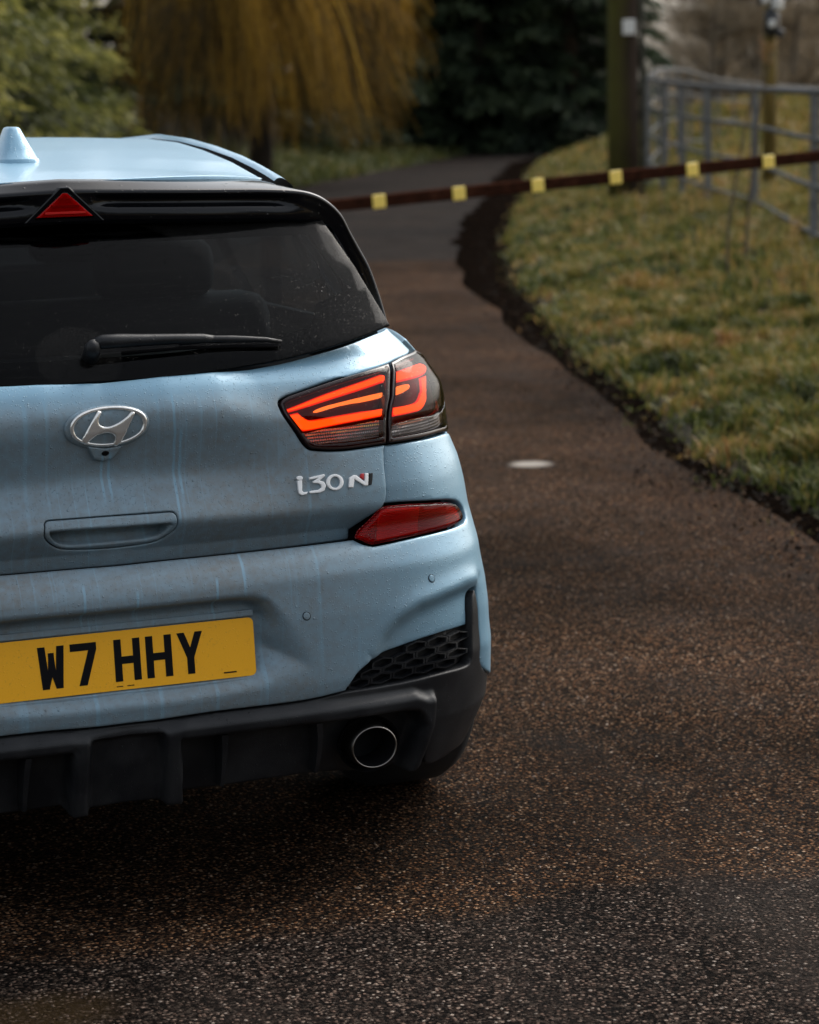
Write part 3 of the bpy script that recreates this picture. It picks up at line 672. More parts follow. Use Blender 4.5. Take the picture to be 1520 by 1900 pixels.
# diffuser fins
fr_ = [(415, 1362, 1462), (590, 1340, 1436)]
for (u, va, vb) in fr_:
    a = S(u, va, .2, .3); b = S(u, vb, .2, .22)
    for sg in (1, -1):
        pts = []
        for tt in np.linspace(0, 1, 5):
            q = a+(b-a)*tt; P = body(np.array([q[0]]), np.array([q[1]]))[0]; w_ = .010-.004*tt
            pts.append([P+np.array([-w_/1, .055, 0]), P+np.array([-w_*.6, -.010+.02*tt, 0]), P+np.array([w_*.6, -.010+.02*tt, 0]), P+np.array([w_, .055, 0])])
        V = [p*np.array([sg, 1, 1]) for r in pts for p in r]; Fc = []
        for i in range(4):
            for k in range(3): Fc.append((i*4+k, i*4+k+1, (i+1)*4+k+1, (i+1)*4+k))
        Fc.append((16, 17, 18, 19)); Fc.append((3, 2, 1, 0))
        if sg > 0: Fc = [tuple(reversed(q)) for q in Fc]
        mesh_obj('diffuser_fin', V, Fc, PL, car, smooth=False)
# exhaust tips
for sg in (1, -1):
    E0 = np.array([EXC[0]*sg, EXC[1], EXC[2]]); V = []; n = 40
    prof = [(-.020, .0425), (-.025, .0435), (-.024, .0455), (-.010, .0475), (.10, .049)]; inn = [(-.020, .0425), (-.012, .041), (.42, .040)]
    def rg(y, r): return [E0+np.array([r*math.cos(t)*1.04, y, r*math.sin(t)*.92]) for t in np.linspace(0, 2*math.pi, n, endpoint=False)]
    def lathe(pr, flip=False):
        V = [p for y, r in pr for p in rg(y, r)]; Fc = [(i*n+k, i*n+(k+1) % n, (i+1)*n+(k+1) % n, (i+1)*n+k) for i in range(len(pr)-1) for k in range(n)]
        return V, Fc
    ex = mesh_obj('exhaust_tip', *lathe(prof), STEEL, car)
    V, Fc = lathe(inn); V += rg(.42, .001); Fc.append(tuple(range(2*n, 3*n)))
    mesh_obj('exhaust_bore', V, Fc, SHELL, ex)
    mesh_obj('exhaust_lip', *tube([p for p in rg(-.0245, .0437)]+[rg(-.0245, .0437)[0]], .0016, 6, False), simple('dull_chrome', (.30, .28, .26), .3, 1.0), ex)
    # dark surround
    mesh_obj('exhaust_surround', *lathe([(.006, .062), (.012, .056), (.06, .054)]), PLD, car)
# floor pan
V, Fc = box((0, 2.3, .235), (1.40, 3.6, .05)); mesh_obj('floor_pan', V, Fc, SHELL, car)
V, Fc = box((0, .40, .27), (.95, .40, .10)); mesh_obj('silencer', V, Fc, SHELL, car)

# wheels
def wheel(x, y):
    t = []
    R_, Wt = .328, .235; pr = [(-Wt/2+.01, .215), (-Wt/2, .25), (-Wt/2+.005, .29), (-Wt/2+.02, .315), (-Wt/2+.045, R_), (Wt/2-.045, R_), (Wt/2-.02, .315), (Wt/2-.005, .29), (Wt/2, .25), (Wt/2-.01, .215)]
    n = 64; V = []; Fc = []
    for a, r in pr:
        for k in range(n):
            th = 2*math.pi*k/n; V.append((x+a, y+r*math.cos(th), .328+r*math.sin(th)))
    for i in range(len(pr)-1):
        for k in range(n): Fc.append((i*n+k, (i+1)*n+k, (i+1)*n+(k+1) % n, i*n+(k+1) % n))
    w_ = mesh_obj('wheel', *box((x, y, .328), (.10, .09, .09)), RIM, car)
    mesh_obj('tyre', V, Fc, RUB, w_)
    sg = 1 if x > 0 else -1; vf = []
    for k in range(5):
        th = 2*math.pi*k/5
        for o_ in (-.13, .13):
            c = np.array([x+sg*.075, y, .328]); d1 = np.array([0, math.cos(th), math.sin(th)]); d2 = np.array([0, math.cos(th+o_), math.sin(th+o_)])
            vf.append(tube([c, c+d2*.215+np.array([sg*.01, 0, 0])], [.022, .014], 6))
    ringp = [np.array([x+sg*.085, y+.222*math.cos(t), .328+.222*math.sin(t)]) for t in np.linspace(0, 2*math.pi, 41)]
    vf.append(tube(ringp, .010, 6, False)); mesh_obj('rim', *join(*vf), RIM, w_)
for x in (-.785, .785):
    for y in (.72, 3.40): wheel(x, y)

# rear window on its own gently curved surface
def glass_s(s, z):
    s = np.asarray(s, float); z = np.asarray(z, float); a = np.abs(s)
    y = np.interp(z, [.98, 1.06, 1.2, 1.36, 1.44], [.092, .135, .262, .425, .52])-.006
    return np.stack([s, y+.10*a**2+.55*np.maximum(a-.42, 0)**2, z+0*s], -1)
gb = [(180, 708.5), (300, 700.5), (400, 688.5), (520, 668), (620, 641.5), (690, 616), (724, 602)]
GP = [solve(u, v, body, .3, 1.04) for u, v in gb]; GW = [body(q[0], q[1]) for q in GP]
bot = [solve(*proj(w_), glass_s, w_[0], w_[2]) for w_ in GW]; bot[0][0] = 0
print('glass bottom', [b.round(3) for b in bot])
gz1 = 1.385
gl_out = [b for b in bot]+[np.array([bot[-1][0]-.04, 1.2]), np.array([bot[-1][0]-.085, 1.31]), np.array([0, 1.355])]
g = np.array(gl_out); rb = catm(g[:7], 4); R1 = np.vstack([rb, g[7:9]]); full = np.vstack([R1, (R1[::-1]*[-1, 1])[:-1]])
win = panel('rear_window', full, GLASS, car, sp=.02, R=glass_s, rnd=.002, flange=.004)
# frit border printed inside the pane
ih = offset(full, .045); zb_ = np.interp(np.abs(ih[:, 0]), [.30, .45, .6], [0, 1.13, 1.17]); ih[:, 1] = np.where(ih[:, 1] < 1.2, np.maximum(ih[:, 1], zb_), ih[:, 1])
panel('window_border', full, SHELL, win, holes=[ih], sp=.02, R=glass_s, off=-.006, rnd=0, flange=0)

# roof
def path_y(L):
    P = np.array([at_y(u, v, y) for u, v, y in L]); e = P[-1]; P = np.vstack([P, e+[-.004, .35, -.014], e+[-.015, 2.3-e[1], -.075]])
    return lambda y: np.array([np.interp(y, P[:, 1], P[:, 0]), y, np.interp(y, P[:, 1], P[:, 2])])
DI = path_y([(487, 331.5, .50), (480, 329, .53), (428, 300, .72), (378, 279, .95), (329, 264, 1.25), (283, 258.5, 1.6)])
DO = path_y([(512, 338, .45), (494, 326, .56), (470, 312, .66), (430, 292, .80), (382, 275, 1.0), (332, 262, 1.25), (285, 257, 1.6)])
RO = path_y([(545, 346, .45), (535, 338, .52), (500, 318, .66), (470, 302, .80), (420, 282, 1.0), (372, 267, 1.25), (300, 255, 1.6)])
zcen = lambda y: np.interp(y, [.30, .36, .5, .66, .9, 1.15, 1.4, 1.7, 2.0, 2.3], [1.376, 1.3824, 1.398, 1.4115, 1.431, 1.446, 1.4525, 1.4495, 1.43, 1.40])
def roof_s(x, y):
    e = DI(y); k = abs(x)/e[0]; z = zcen(y); return np.array([x, y, z-(z-e[2])*k**2.3])
V = []; nx = 41; ny = 60
for i in range(ny):
    for t in np.linspace(-1, 1, nx):
        y = .352+.15*t*t; y = y+(2.3-y)*(i/(ny-1))**1.2; V.append(roof_s(t*DI(y)[0], y))
Fc = [(i*nx+j, i*nx+j+1, (i+1)*nx+j+1, (i+1)*nx+j) for i in range(ny-1) for j in range(nx-1)]
Vn = len(V)
for j in range(nx): V.append(V[j]+np.array([0, .012, -.02]))
Fc += [(j+1, j, Vn+j, Vn+j+1) for j in range(nx-1)]
mesh_obj('roof', V, Fc, PAINT, car)
for sg in (1, -1):
    ys = .47+(2.3-.47)*np.linspace(0, 1, 46)**1.3; m_ = np.array([sg, 1, 1])
    V = []
    for y in ys:
        a, b = DI(max(y, .50)), DO(y); V += [a, a+[.003, 0, -.014], b+[-.004, 0, -.014], b]
    V = [v*m_ for v in V]; Fc = [(i*4+k, i*4+k+1, (i+1)*4+k+1, (i+1)*4+k) for i in range(len(ys)-1) for k in range(3)]
    if sg < 0: Fc = [tuple(reversed(f)) for f in Fc]
    mesh_obj('roof_ditch', V, Fc, SHELL, car)
    V = []; m = 8
    for y in ys:
        a, b = DO(y), RO(y)
        for k in range(m):
            t = k/(m-2)
            V.append((a+(b-a)*t+np.array([0, 0, .010*math.sin(math.pi*min(t, 1)**.8)]) if k < m-1 else b+np.array([.012, 0, -.035]))*m_)
    Fc = [(i*m+k, i*m+k+1, (i+1)*m+k+1, (i+1)*m+k) for i in range(len(ys)-1) for k in range(m-1)]
    if sg < 0: Fc = [tuple(reversed(f)) for f in Fc]
    mesh_obj('roof_rail', V, Fc, PAINT, car)
    V = []; yy = np.linspace(.46, 2.9, 20)
    def side(y):
        t_p = RO(min(y, 2.3))+np.array([.012, 0, -.034])
        if y > 2.3: t_p = t_p+np.array([.10*(y-2.3)/.6, y-2.3, -.34*(y-2.3)/.6])
        return t_p, np.array([.77 if y > .8 else .70+.07*(y-.46)/.34, y, 1.02])
    for y in yy: V += [p*m_ for p in side(y)]
    Fc = [(2*i, 2*i+1, 2*i+3, 2*i+2) for i in range(19)]
    if sg > 0: Fc = [tuple(reversed(f)) for f in Fc]
    mesh_obj('side_window', V, Fc, CLEARG, car)
    for y0_, y1_ in ((.47, .86), (1.50, 1.60)):
        V = []
        for y in np.linspace(y0_, y1_, 6): V += [(p+np.array([.004, 0, 0]))*m_ for p in side(y)]
        mesh_obj('window_pillar', V, [(2*i, 2*i+1, 2*i+3, 2*i+2) for i in range(5)], GB, car)
# windscreen and bonnet
V = [DI(2.3)*[-1, 1, 1], DI(2.3), np.array([.68, 3.05, .99]), np.array([-.68, 3.05, .99])]; mesh_obj('windscreen', V, [(0, 1, 2, 3)], CLEARG, car)
V = []
for y, w_, z in ((3.0, .78, .98), (3.3, .78, .95), (3.7, .74, .88), (4.05, .62, .78), (4.25, .40, .66)):
    for t in np.linspace(-1, 1, 9): V.append((t*w_, y-.0*abs(t), z-.05*t*t))
mesh_obj('bonnet', V, [(i*9+j, i*9+j+1, (i+1)*9+j+1, (i+1)*9+j) for i in range(4) for j in range(8)], PAINT, car)

# spoiler: section swept over the roof edge and down both sides of the window
SPX = [at_y(*q) for q in ((98, 350.5, .318), (200, 350, .320), (300, 350, .324), (400, 349.5, .332), (480, 349, .343), (545, 351, .355), (584, 358, .362), (612, 373, .375), (637, 398, .388), (655, 432, .395), (672, 463, .398), (690, 497, .398), (708, 548, .394), (723, 600, .386))]
SPX[0][0] = 0
print('spoiler', [tuple(p.round(3)) for p in SPX])
sp_ = catm(SPX, 5); sp_f = np.vstack([(sp_[1:]*[-1, 1, 1])[::-1], sp_])
T = np.gradient(sp_f, axis=0); T /= np.linalg.norm(T, axis=1)[:, None]
Vs = []
for p, t in zip(sp_f, T):
    ax = abs(p[0]); nrm = np.cross(t, np.array([0, 1, 0.])); nrm /= np.linalg.norm(nrm)
    inw = -nrm; side = float(sm(np.array(ax), .50, .63)); fwd = np.array([0, 1., 0]); low = float(sm(np.array(1.36-p[2]), .0, .25))
    h = .066*(1-side)+.045*side; h *= 1-.55*low; ft = .038+.145*min(ax/.457, 1.15)**2; rs_ = 1-float(sm(np.array(ax), .44, .53))
    ch = (1-sm(np.array(ax), .43, .50))*sm(np.array(ax), .045, .10); ch = float(ch)*.016
    drop = .010*(1-side)
    rise = .017*rs_; sec = [(ft+.03, -rise*.7), (ft, -rise), (ft*.5, -rise*.6), (.010, .0005), (.002, .003), (0, .008), (.001, .012), (.001+ch, .0165), (.001+ch*1.1, .027), (.003+ch*.6, .0335), (.002, .0375), (.003, h*.85+.0), (.008, h), (.05, h+.006), (.20 if side < .5 else .14, h+.012)]
    for a, b in sec: Vs.append(p+fwd*a+inw*b)
ns = len(sec); Fc = [(i*ns+k, i*ns+k+1, (i+1)*ns+k+1, (i+1)*ns+k) for i in range(len(sp_f)-1) for k in range(ns-1)]
spl = mesh_obj('roof_spoiler', Vs, Fc, GB, car)
# high brake light, a triangle
def tri3(cx, cz, hw_, hh_, y, th, r=.006):
    P = []; pts = [(0, hh_), (-hw_, -hh_), (hw_, -hh_)]
    return [(cx+x, cz+z) for x, z in pts]
bz, by = 1.342, .300
def prism3(pts, y0, y1):
    n = len(pts); V = [(x, y0+(z-bz)*-.15, z) for x, z in pts]+[(x, y1, z) for x, z in pts]
    return V, [tuple(range(n))]+[((i+1) % n, i, n+i, n+(i+1) % n) for i in range(n)]
hsg = mesh_obj('brake_light_housing', *prism3([(-.009, bz+.031), (-.082, bz-.038), (.082, bz-.038), (.009, bz+.031)], .317, .37), GB, spl, smooth=False); bevel(hsg, .003)
bl = mesh_obj('high_brake_light', *prism3([(-.005, bz+.0225), (-.060, bz-.029), (.060, bz-.029), (.005, bz+.0225)], .3125, .36), RLENS2, spl, smooth=False); bevel(bl, .004)
mesh_obj('brake_reflector', *prism3([(-.004, bz+.019), (-.055, bz-.026), (.055, bz-.026), (.004, bz+.019)], .3155, .36), simple('brake_red', (.80, .02, .02), .2), bl, smooth=False)
for zz, ww in ((.008, .014), (-.006, .028), (-.018, .040)):
    mesh_obj('brake_rib', *box((0, .3153, bz+zz), (ww*2, .003, .0045)), simple('rib_red', (.55, .006, .012), .15), bl, smooth=False)

# antenna
AB = on_d(22, 301, 4.97+.0); print('antenna', AB); 
V = []; lv = [(0, .048, .000, .20), (.006, .0465, .001, .197), (.008, .044, .006, .19), (.028, .034, .024, .15), (.050, .0235, .045, .115), (.066, .0160, .058, .095), (.0700, .0135, .064, .083), (.0715, .008, .068, .07)]
ay = .66; az = float(zcen(ay))+.001
for z, hw_, ys_, ln in lv:
    for k in range(24):
        a = 2*math.pi*k/24; cx = math.copysign(abs(math.cos(a))**.45, math.cos(a))*hw_; cy = math.copysign(abs(math.sin(a))**.8, math.sin(a))
        V.append((cx*(1 if cy < 0 else max(.15, 1-.8*cy)), ay+ys_+(cy+1)/2*ln, az+z+(0 if z else -.01)))
n = 24; Fc = [(i*n+k, i*n+(k+1) % n, (i+1)*n+(k+1) % n, (i+1)*n+k) for i in range(len(lv)-1) for k in range(n)]+[tuple((len(lv)-1)*n+k for k in range(n))]
an = mesh_obj('shark_fin_antenna', V, Fc, PAINT, car); print('antenna px', proj(np.array([0, ay, az])), proj(np.array([0, ay+.06, az+.07])))

# wiper
def gpx(u, v, o=.0):
    q = solve(u, v, glass_s, .1, 1.08); P = glass_s(q[0], q[1]); n = normal(glass_s, None, np.array([q[0]]), np.array([q[1]]))[0]
    return P+n*o
cap0 = gpx(168, 663, 0.); nrm = normal(glass_s, None, np.array([cap0[0]]), np.array([cap0[2]]))[0]
wp = mesh_obj('wiper_arm', *tube([gpx(170, 657, .034), gpx(185, 656, .036), gpx(215, 653, .034), gpx(260, 649, .030), gpx(320, 644.5, .026), gpx(372, 641, .022), gpx(400, 640, .018)], [.010, .0135, .0135, .0115, .0100, .0090, .006], 12), PL, car)
mesh_obj('wiper_pivot', *tube([cap0, cap0+nrm*.030, cap0+nrm*.044], [.016, .0155, .009], 18), PL, wp)
mesh_obj('wiper_blade', *tube([gpx(330, 645, .012), gpx(372, 641.5, .020), gpx(430, 639.5, .018), gpx(490, 638.5, .014), gpx(520, 639.5, .010)], [.004, .0075, .0068, .005, .003], 8), PL, wp)
mesh_obj('wiper_rubber', *tube([gpx(225, 659, .006), gpx(330, 650, .007), gpx(430, 645.5, .006), gpx(518, 644, .005)], [.004]*4, 6), SHELL, wp)

# cabin
def rbox(name, c, s_, mat, par, bv=.03):
    o = mesh_obj(name, *box(c, s_), mat, par); bevel(o, bv, 3); return o
rbox('parcel_shelf', (0, .62, .985), (1.15, .42, .02), SEAT, car, .005)
rb_ = rbox('rear_seat', (0, 1.02, .85), (1.25, .16, .50), SEAT, car, .05)
for x in (-.36, .36): rbox('headrest', (x, 1.0, 1.16), (.27, .11, .13), SEAT, rb_, .04)
for x in (-.37, .37):
    fs = rbox('front_seat', (x*1.08, 1.95, .84), (.46, .14, .56), SEAT, car, .06); rbox('headrest', (x*1.08, 1.93, 1.21), (.23, .10, .18), SEAT, fs, .05)
rbox('headlining', (0, 1.5, 1.36), (.84, 1.5, .012), SEAT, car, .003)
for x in (-.70, .70): rbox('interior_trim', (x, 1.75, .78), (.02, 2.3, .54), SEAT, car, .004)
rbox('dashboard', (0, 2.95, .88), (1.35, .35, .2), SEAT, car, .03)
rbox('interior_mirror', (0, 2.25, 1.30), (.22, .03, .06), SHELL, car, .01)

# ------------------------------------------------------------------ the place
def wn2(x, y, sc, seed, k=9):
    """cheap smooth noise, about -1..1"""
    r = np.random.default_rng(seed); o = 0.
    for i in range(k):
        a = r.uniform(0, 6.28); f = (.6+r.random())/sc; o = o+np.sin((x*math.cos(a)+y*math.sin(a))*f*2.2+r.uniform(0, 6.28))
    return o/math.sqrt(k)/1.1
EDGE = np.array([(2.6, -30), (2.6, -4), (2.75, 0), (3.02, 1.9), (3.15, 2.75), (3.36, 3.57), (3.49, 4.23), (3.96, 5.6), (4.68, 7.66), (5.6, 10.37), (6.95, 13.87), (9.29, 19.28), (13.06, 27.3), (20.82, 43.4), (26.6, 51), (33, 58), (60, 80), (160, 142)])
EDGE = catm(EDGE, 6); _j = np.stack([wn2(EDGE[:, 0], EDGE[:, 1], .9, 3), wn2(EDGE[:, 0], EDGE[:, 1], .8, 4)], 1)*.05; EDGE = EDGE+_j
FAR = np.array([(-4.2, -30), (-3.6, -4), (-2.9, 6), (2.5, 18)]+[tuple(on_z(u, v)[:2]) for u, v in ((540, 350), (620, 335), (700, 319), (780, 304), (860, 290), (940, 276), (1000, 263))]+[(55, 88), (150, 152)])
FAR = catm(FAR, 5)
VERGE = np.vstack([EDGE, [(160, -30)]]); BANK = np.vstack([FAR, [(150, 300), (-200, 300), (-200, -30)]])
def terrain(x, y):
    q = np.stack([np.ravel(x), np.ravel(y)], 1); a = inside(VERGE, q); b = inside(BANK, q)
    de = dist(EDGE, q, False); df = dist(FAR, q, False); X, Y = q[:, 0], q[:, 1]
    n = wn2(X, Y, .33, 11)*.026+wn2(X, Y, .8, 13)*.02+wn2(X, Y, 2.2, 12)*.04
    bump_ = .80*sm(Y, 36, 50)*sm(de, .1, 2.6)*(1-sm(de, 6, 10))
    hv = bump_-.03+.075*sm(de, 0, .14)+.09*sm(de, .1, .9)+.13*sm(de, .8, 3.5)+n*sm(de, .15, 1.2)
    hb = -.03+.10*sm(df, 0, .4)+.35*sm(df, .3, 4)+n*sm(df, .2, 1.5)*1.4
    return np.where(a, hv, np.where(b, hb, -.03)).reshape(np.shape(x))
def tz(x, y): return float(terrain(np.array([x]), np.array([y]))[0])
def on_t(u, v):
    z = .1
    for i in range(8): P = on_z(u, v, z); z = .5*z+.5*tz(P[0], P[1])
    return P
def at_d(u, d):
    """ground point straight below the sight line at column u, d metres away"""
    P = on_d(u, 300, d); return np.array([P[0], P[1], tz(P[0], P[1])])
ang = np.concatenate([np.arange(-180, 0, 6), np.arange(0, 10, 1), np.arange(10, 34, .22), np.arange(34, 50, 1), np.arange(50, 181, 6)])
rr = np.concatenate([[.3, 1, 1.8], np.exp(np.arange(math.log(2.5), math.log(130), .0125)), [150, 200, 300, 600, 1500]])
A_, R_ = np.meshgrid(np.radians(ang), rr, indexing='ij'); X = CC[0]+np.sin(A_)*R_; Y = CC[1]+np.cos(A_)*R_
far_ = R_ > 131; Zt = np.zeros_like(X); Zt[~far_] = terrain(X[~far_], Y[~far_]); Zt[far_] = .1
m = len(rr); i_, j_ = np.meshgrid(np.arange(len(ang)-1), np.arange(m-1), indexing='ij'); b_ = (i_*m+j_).ravel()
def ground_mat():
    t = NT('soil_and_turf'); c = t.coord(); n = t.noise(c, 1.3, 5, .6); f = t.noise(c, 30, 4, .7)
    col = t.ramp(n, [(.30, (.020, .020, .010)), (.50, (.045, .042, .016)), (.68, (.075, .050, .020))])
    X = t.sep(c); fl = t.rng(t.math('SUBTRACT', X[0], t.math('MULTIPLY', X[1], .30)), 6.2, 8.5, 0, 1, True)
    col = t.mix(t.math('MULTIPLY', fl, t.rng(n, .3, .6, .5, 1)), col, (.30, .205, .085))
    t.set(Base_Color=t.mix(t.math('MAXIMUM', t.rng(f, .35, .7), fl), (.014, .011, .008), col), Roughness=.95, Normal=t.bump(f, .6, .03))
    t.b.inputs['Specular IOR Level'].default_value = .15; return t.m
big = big_mesh('ground', np.stack([X.ravel(), Y.ravel(), Zt.ravel()], 1), np.stack([b_, b_+1, b_+m+1, b_+m], 1)[:, ::-1], ground_mat(), smooth=True); tag(big, kind='structure')

def asphalt():
    t = NT('chipped_asphalt'); c = t.coord(); X = t.sep(c)
    wob = t.new('ShaderNodeVectorMath', operation='ADD'); nz = t.noise(c, 60, 2, .5, 0, 'Color'); sc_ = t.new('ShaderNodeVectorMath', operation='SCALE')
    t.l.new(nz, sc_.inputs[0]); sc_.inputs['Scale'].default_value = .006; t.l.new(c, wob.inputs[0]); t.l.new(sc_.outputs[0], wob.inputs[1]); cw = wob.outputs[0]
    v1 = t.vor(cw, 92); k1 = t.vor(cw, 92, 'Color'); s1 = t.new('ShaderNodeSeparateColor'); t.l.new(k1, s1.inputs[0])
    v2 = t.vor(cw, 180); k2 = t.vor(cw, 180, 'Color'); s2 = t.new('ShaderNodeSeparateColor'); t.l.new(k2, s2.inputs[0])
    chip = t.ramp(s1.outputs[0], [(0, (.008, .007, .007)), (.24, (.020, .014, .011)), (.46, (.095, .048, .026)), (.66, (.22, .098, .044)), (.88, (.32, .18, .10)), (1, (.48, .36, .26))])
    chip2 = t.ramp(s2.outputs[0], [(0, (.006, .005, .005)), (.45, (.022, .013, .009)), (.75, (.13, .062, .030)), (1, (.32, .20, .12))])
    top = t.rng(v1, .42, .20, 0, 1, True); col = t.mix(top, chip2, chip)
    crack = t.rng(v1, .30, .52, 1, .25, True); col = t.mix(crack, (.004, .004, .004), col)
    big_ = t.noise(c, .55, 5, .6); mid = t.noise(c, 3.0, 4, .6)
    dk = t.math('MULTIPLY', t.rng(big_, .34, .64, .30, 1.15), t.rng(mid, .3, .7, .72, 1.1))
    hsv = t.new('ShaderNodeHueSaturation'); t.l.new(col, hsv.inputs['Color']); t.l.new(dk, hsv.inputs['Value'])
    # the near strip by the camera is an older, greyer, wetter surface
    g0, g1 = on_z(250, 1760), on_z(1520, 1600); gn = np.array([-(g1-g0)[1], (g1-g0)[0]]); gn /= np.linalg.norm(gn); gd = float(gn@g0[:2])
    grey = t.rng(t.math('ADD', t.math('ADD', t.math('MULTIPLY', X[0], float(gn[0])), t.math('MULTIPLY', X[1], float(gn[1]))), t.math('MULTIPLY', t.math('SUBTRACT', t.noise(c, 2.2, 4), .5), .35)), gd-.05, gd+.05, .85, 0, True)
    hsv2 = t.new('ShaderNodeHueSaturation'); t.l.new(hsv.outputs[0], hsv2.inputs['Color']); hsv2.inputs['Saturation'].default_value = .5; hsv2.inputs['Value'].default_value = .55
    # moss in the corner nearest the camera's left
    base = t.mix(grey, hsv.outputs[0], hsv2.outputs[0])
    worn = t.rng(t.noise(t.coord((1.2, .25, 1)), 1.1, 4, .55), .52, .75, 0, .35, True)
    base = t.mix(worn, base, (.040, .032, .027))
    # a newer, darker surface begins beyond a seam across the lane; another, greyer one lies nearest the camera
    sp_ = on_z(760, 484); fw_ = t.math('ADD', t.math('MULTIPLY', X[0], math.sin(YAW)), t.math('MULTIPLY', X[1], math.cos(YAW))); f0 = float(sp_[0]*math.sin(YAW)+sp_[1]*math.cos(YAW))
    base = t.mix(t.math('MULTIPLY', t.rng(t.math('ADD', fw_, t.math('MULTIPLY', t.noise(c, .8, 3), .8)), f0+.3, f0+.55, 0, 1, True), .8), base, t.mix(t.noise(c, 2.5, 4), (.010, .010, .011), (.026, .024, .022)))
    def spot(u, v, ra, rb, col, k):
        g_ = on_z(u, v); d_ = t.math('SQRT', t.math('ADD', t.math('POWER', t.math('DIVIDE', t.math('SUBTRACT', X[0], float(g_[0])), ra), 2.), t.math('POWER', t.math('DIVIDE', t.math('SUBTRACT', X[1], float(g_[1])), rb), 2.)))
        return t.mix(t.math('MULTIPLY', t.rng(t.math('ADD', d_, t.math('MULTIPLY', t.noise(c, 9, 3), .5)), .7, 1.35, 1, 0, True), k), base, col)
    base = spot(985, 861, .105, .10, (.34, .31, .27), .9)
    base = spot(30, 1890, .22, .12, (.030, .019, .008), .6)
    wet = t.rng(mid, .35, .60, .7, .9)
    t.set(Base_Color=base, Roughness=wet); t.b.inputs['Specular IOR Level'].default_value = .012
    h = t.math('ADD', t.math('MULTIPLY', t.rng(v1, .5, .1, 0, 1), t.rng(s1.outputs[1], 0, 1, .35, 1)), t.math('MULTIPLY', v2, -.35))
    t.set(Normal=t.bump(h, .95, .006)); return t.m
ASPH = asphalt()
rp = np.vstack([EDGE+[.12, 0], FAR[::-1]-[.12, 0]]); rp = rp[(rp[:, 1] < 145)]
V2, _, F2, _, _, _ = delaunay_2d_cdt([Vector(p) for p in rp], [(i, (i+1) % len(rp)) for i in range(len(rp))], [], 1, 1e-5)
V2 = np.array([tuple(v) for v in V2]); F2 = [f if area(V2[list(f)]) > 0 else tuple(reversed(f)) for f in F2]
tag(mesh_obj('road', [(x, y, 0) for x, y in V2], F2, ASPH, smooth=False), kind='structure')

# dark wet mush of soil and leaves along the edge of the grass
def soft_mat(name, cols, scale, rough=.8, bumpd=.02):
    t = NT(name); c = t.coord(); n = t.noise(c, scale, 5, .65); t.set(Base_Color=t.ramp(n, cols), Roughness=rough, Normal=t.bump(n, .8, bumpd))
    t.b.inputs['Specular IOR Level'].default_value = .0; return t.m
MUSH = soft_mat('wet_leaf_mush', [(.3, (.002, .002, .002)), (.58, (.006, .004, .003)), (.80, (.030, .017, .008))], 45, .95)
E = EDGE[(EDGE[:, 1] > -3) & (EDGE[:, 1] < 60)]; E = catm(E, 14); Tn = np.gradient(E, axis=0); Tn /= np.linalg.norm(Tn, axis=1)[:, None]; Nl = np.stack([-Tn[:, 1], Tn[:, 0]], 1)
wd_ = np.interp(E[:, 1], [-3, 2, 4, 8, 14, 20, 60], [.02, .02, .05, .13, .34, .5, .6])*(1+.14*wn2(E[:, 0], E[:, 1], .5, 21))
V = []; nb = 6
for k in range(len(E)):
    for t in range(nb):
        q = E[k]+Nl[k]*(-.12+(wd_[k]+.12)*t/(nb-1)); V.append((q[0], q[1], .004+.010*(1-t/(nb-1))**1.5+0))
Fc = [(k*nb+t, (k+1)*nb+t, (k+1)*nb+t+1, k*nb+t+1)[::-1] for k in range(len(E)-1) for t in range(nb-1)]
tag(mesh_obj('soil_strip', V, Fc, MUSH), kind='structure')

# blades
def tint_mat(name, stops, rough=.6, trans=.25):
    t = NT(name); a = t.new('ShaderNodeAttribute', attribute_name='tint'); t.set(Base_Color=t.ramp(a.outputs['Fac'], stops), Roughness=rough)
    t.b.inputs['Specular IOR Level'].default_value = .25
    if trans:
        tr = t.new('ShaderNodeBsdfTranslucent'); t.l.new(t.b.inputs['Base Color'].links[0].from_socket, tr.inputs[0]); mx = t.new('ShaderNodeMixShader'); mx.inputs[0].default_value = trans
        t.l.new(t.b.outputs[0], mx.inputs[1]); t.l.new(tr.outputs[0], mx.inputs[2]); t.l.new(mx.outputs[0], t.out.inputs[0])
    return t.m
GRASS_ST = [(0, (.012, .019, .004)), (.22, (.060, .080, .013)), (.42, (.130, .138, .026)), (.60, (.27, .205, .050)), (.8, (.38, .235, .085)), (1, (.22, .10, .034))]
def blades(name, P, H, W, lean, tint, mat, kind='stuff', wind=(0, 0)):
    n = len(P); a = rng.uniform(0, 6.283, n); la = rng.uniform(0, 6.283, n); L = rng.uniform(.2, 1, n)*lean
    dx = np.cos(la)*L+wind[0]; dy = np.sin(la)*L+wind[1]; sx = np.cos(a)*W/2; sy = np.sin(a)*W/2; Hh = H
    P0 = P; up = np.sqrt(np.maximum(1-.25*(dx*dx+dy*dy), .15))
    M = P0+np.stack([dx*.30*Hh, dy*.30*Hh, .55*Hh*up], 1); Tp = P0+np.stack([dx*Hh, dy*Hh, Hh*up*(.95-.25*L)], 1)
    s_ = np.stack([sx, sy, 0*sx], 1)
    V = np.stack([P0-s_, P0+s_, M-s_*.8, M+s_*.8, Tp], 1).reshape(-1, 3); b = np.arange(n)[:, None]*5
    T = np.concatenate([b+[0, 1, 3], b+[0, 3, 2], b+[2, 3, 4]], 0)
    o = big_mesh(name, V, T, mat, col=np.repeat(np.clip(tint, 0, 1), 5)); tag(o, kind=kind); return o
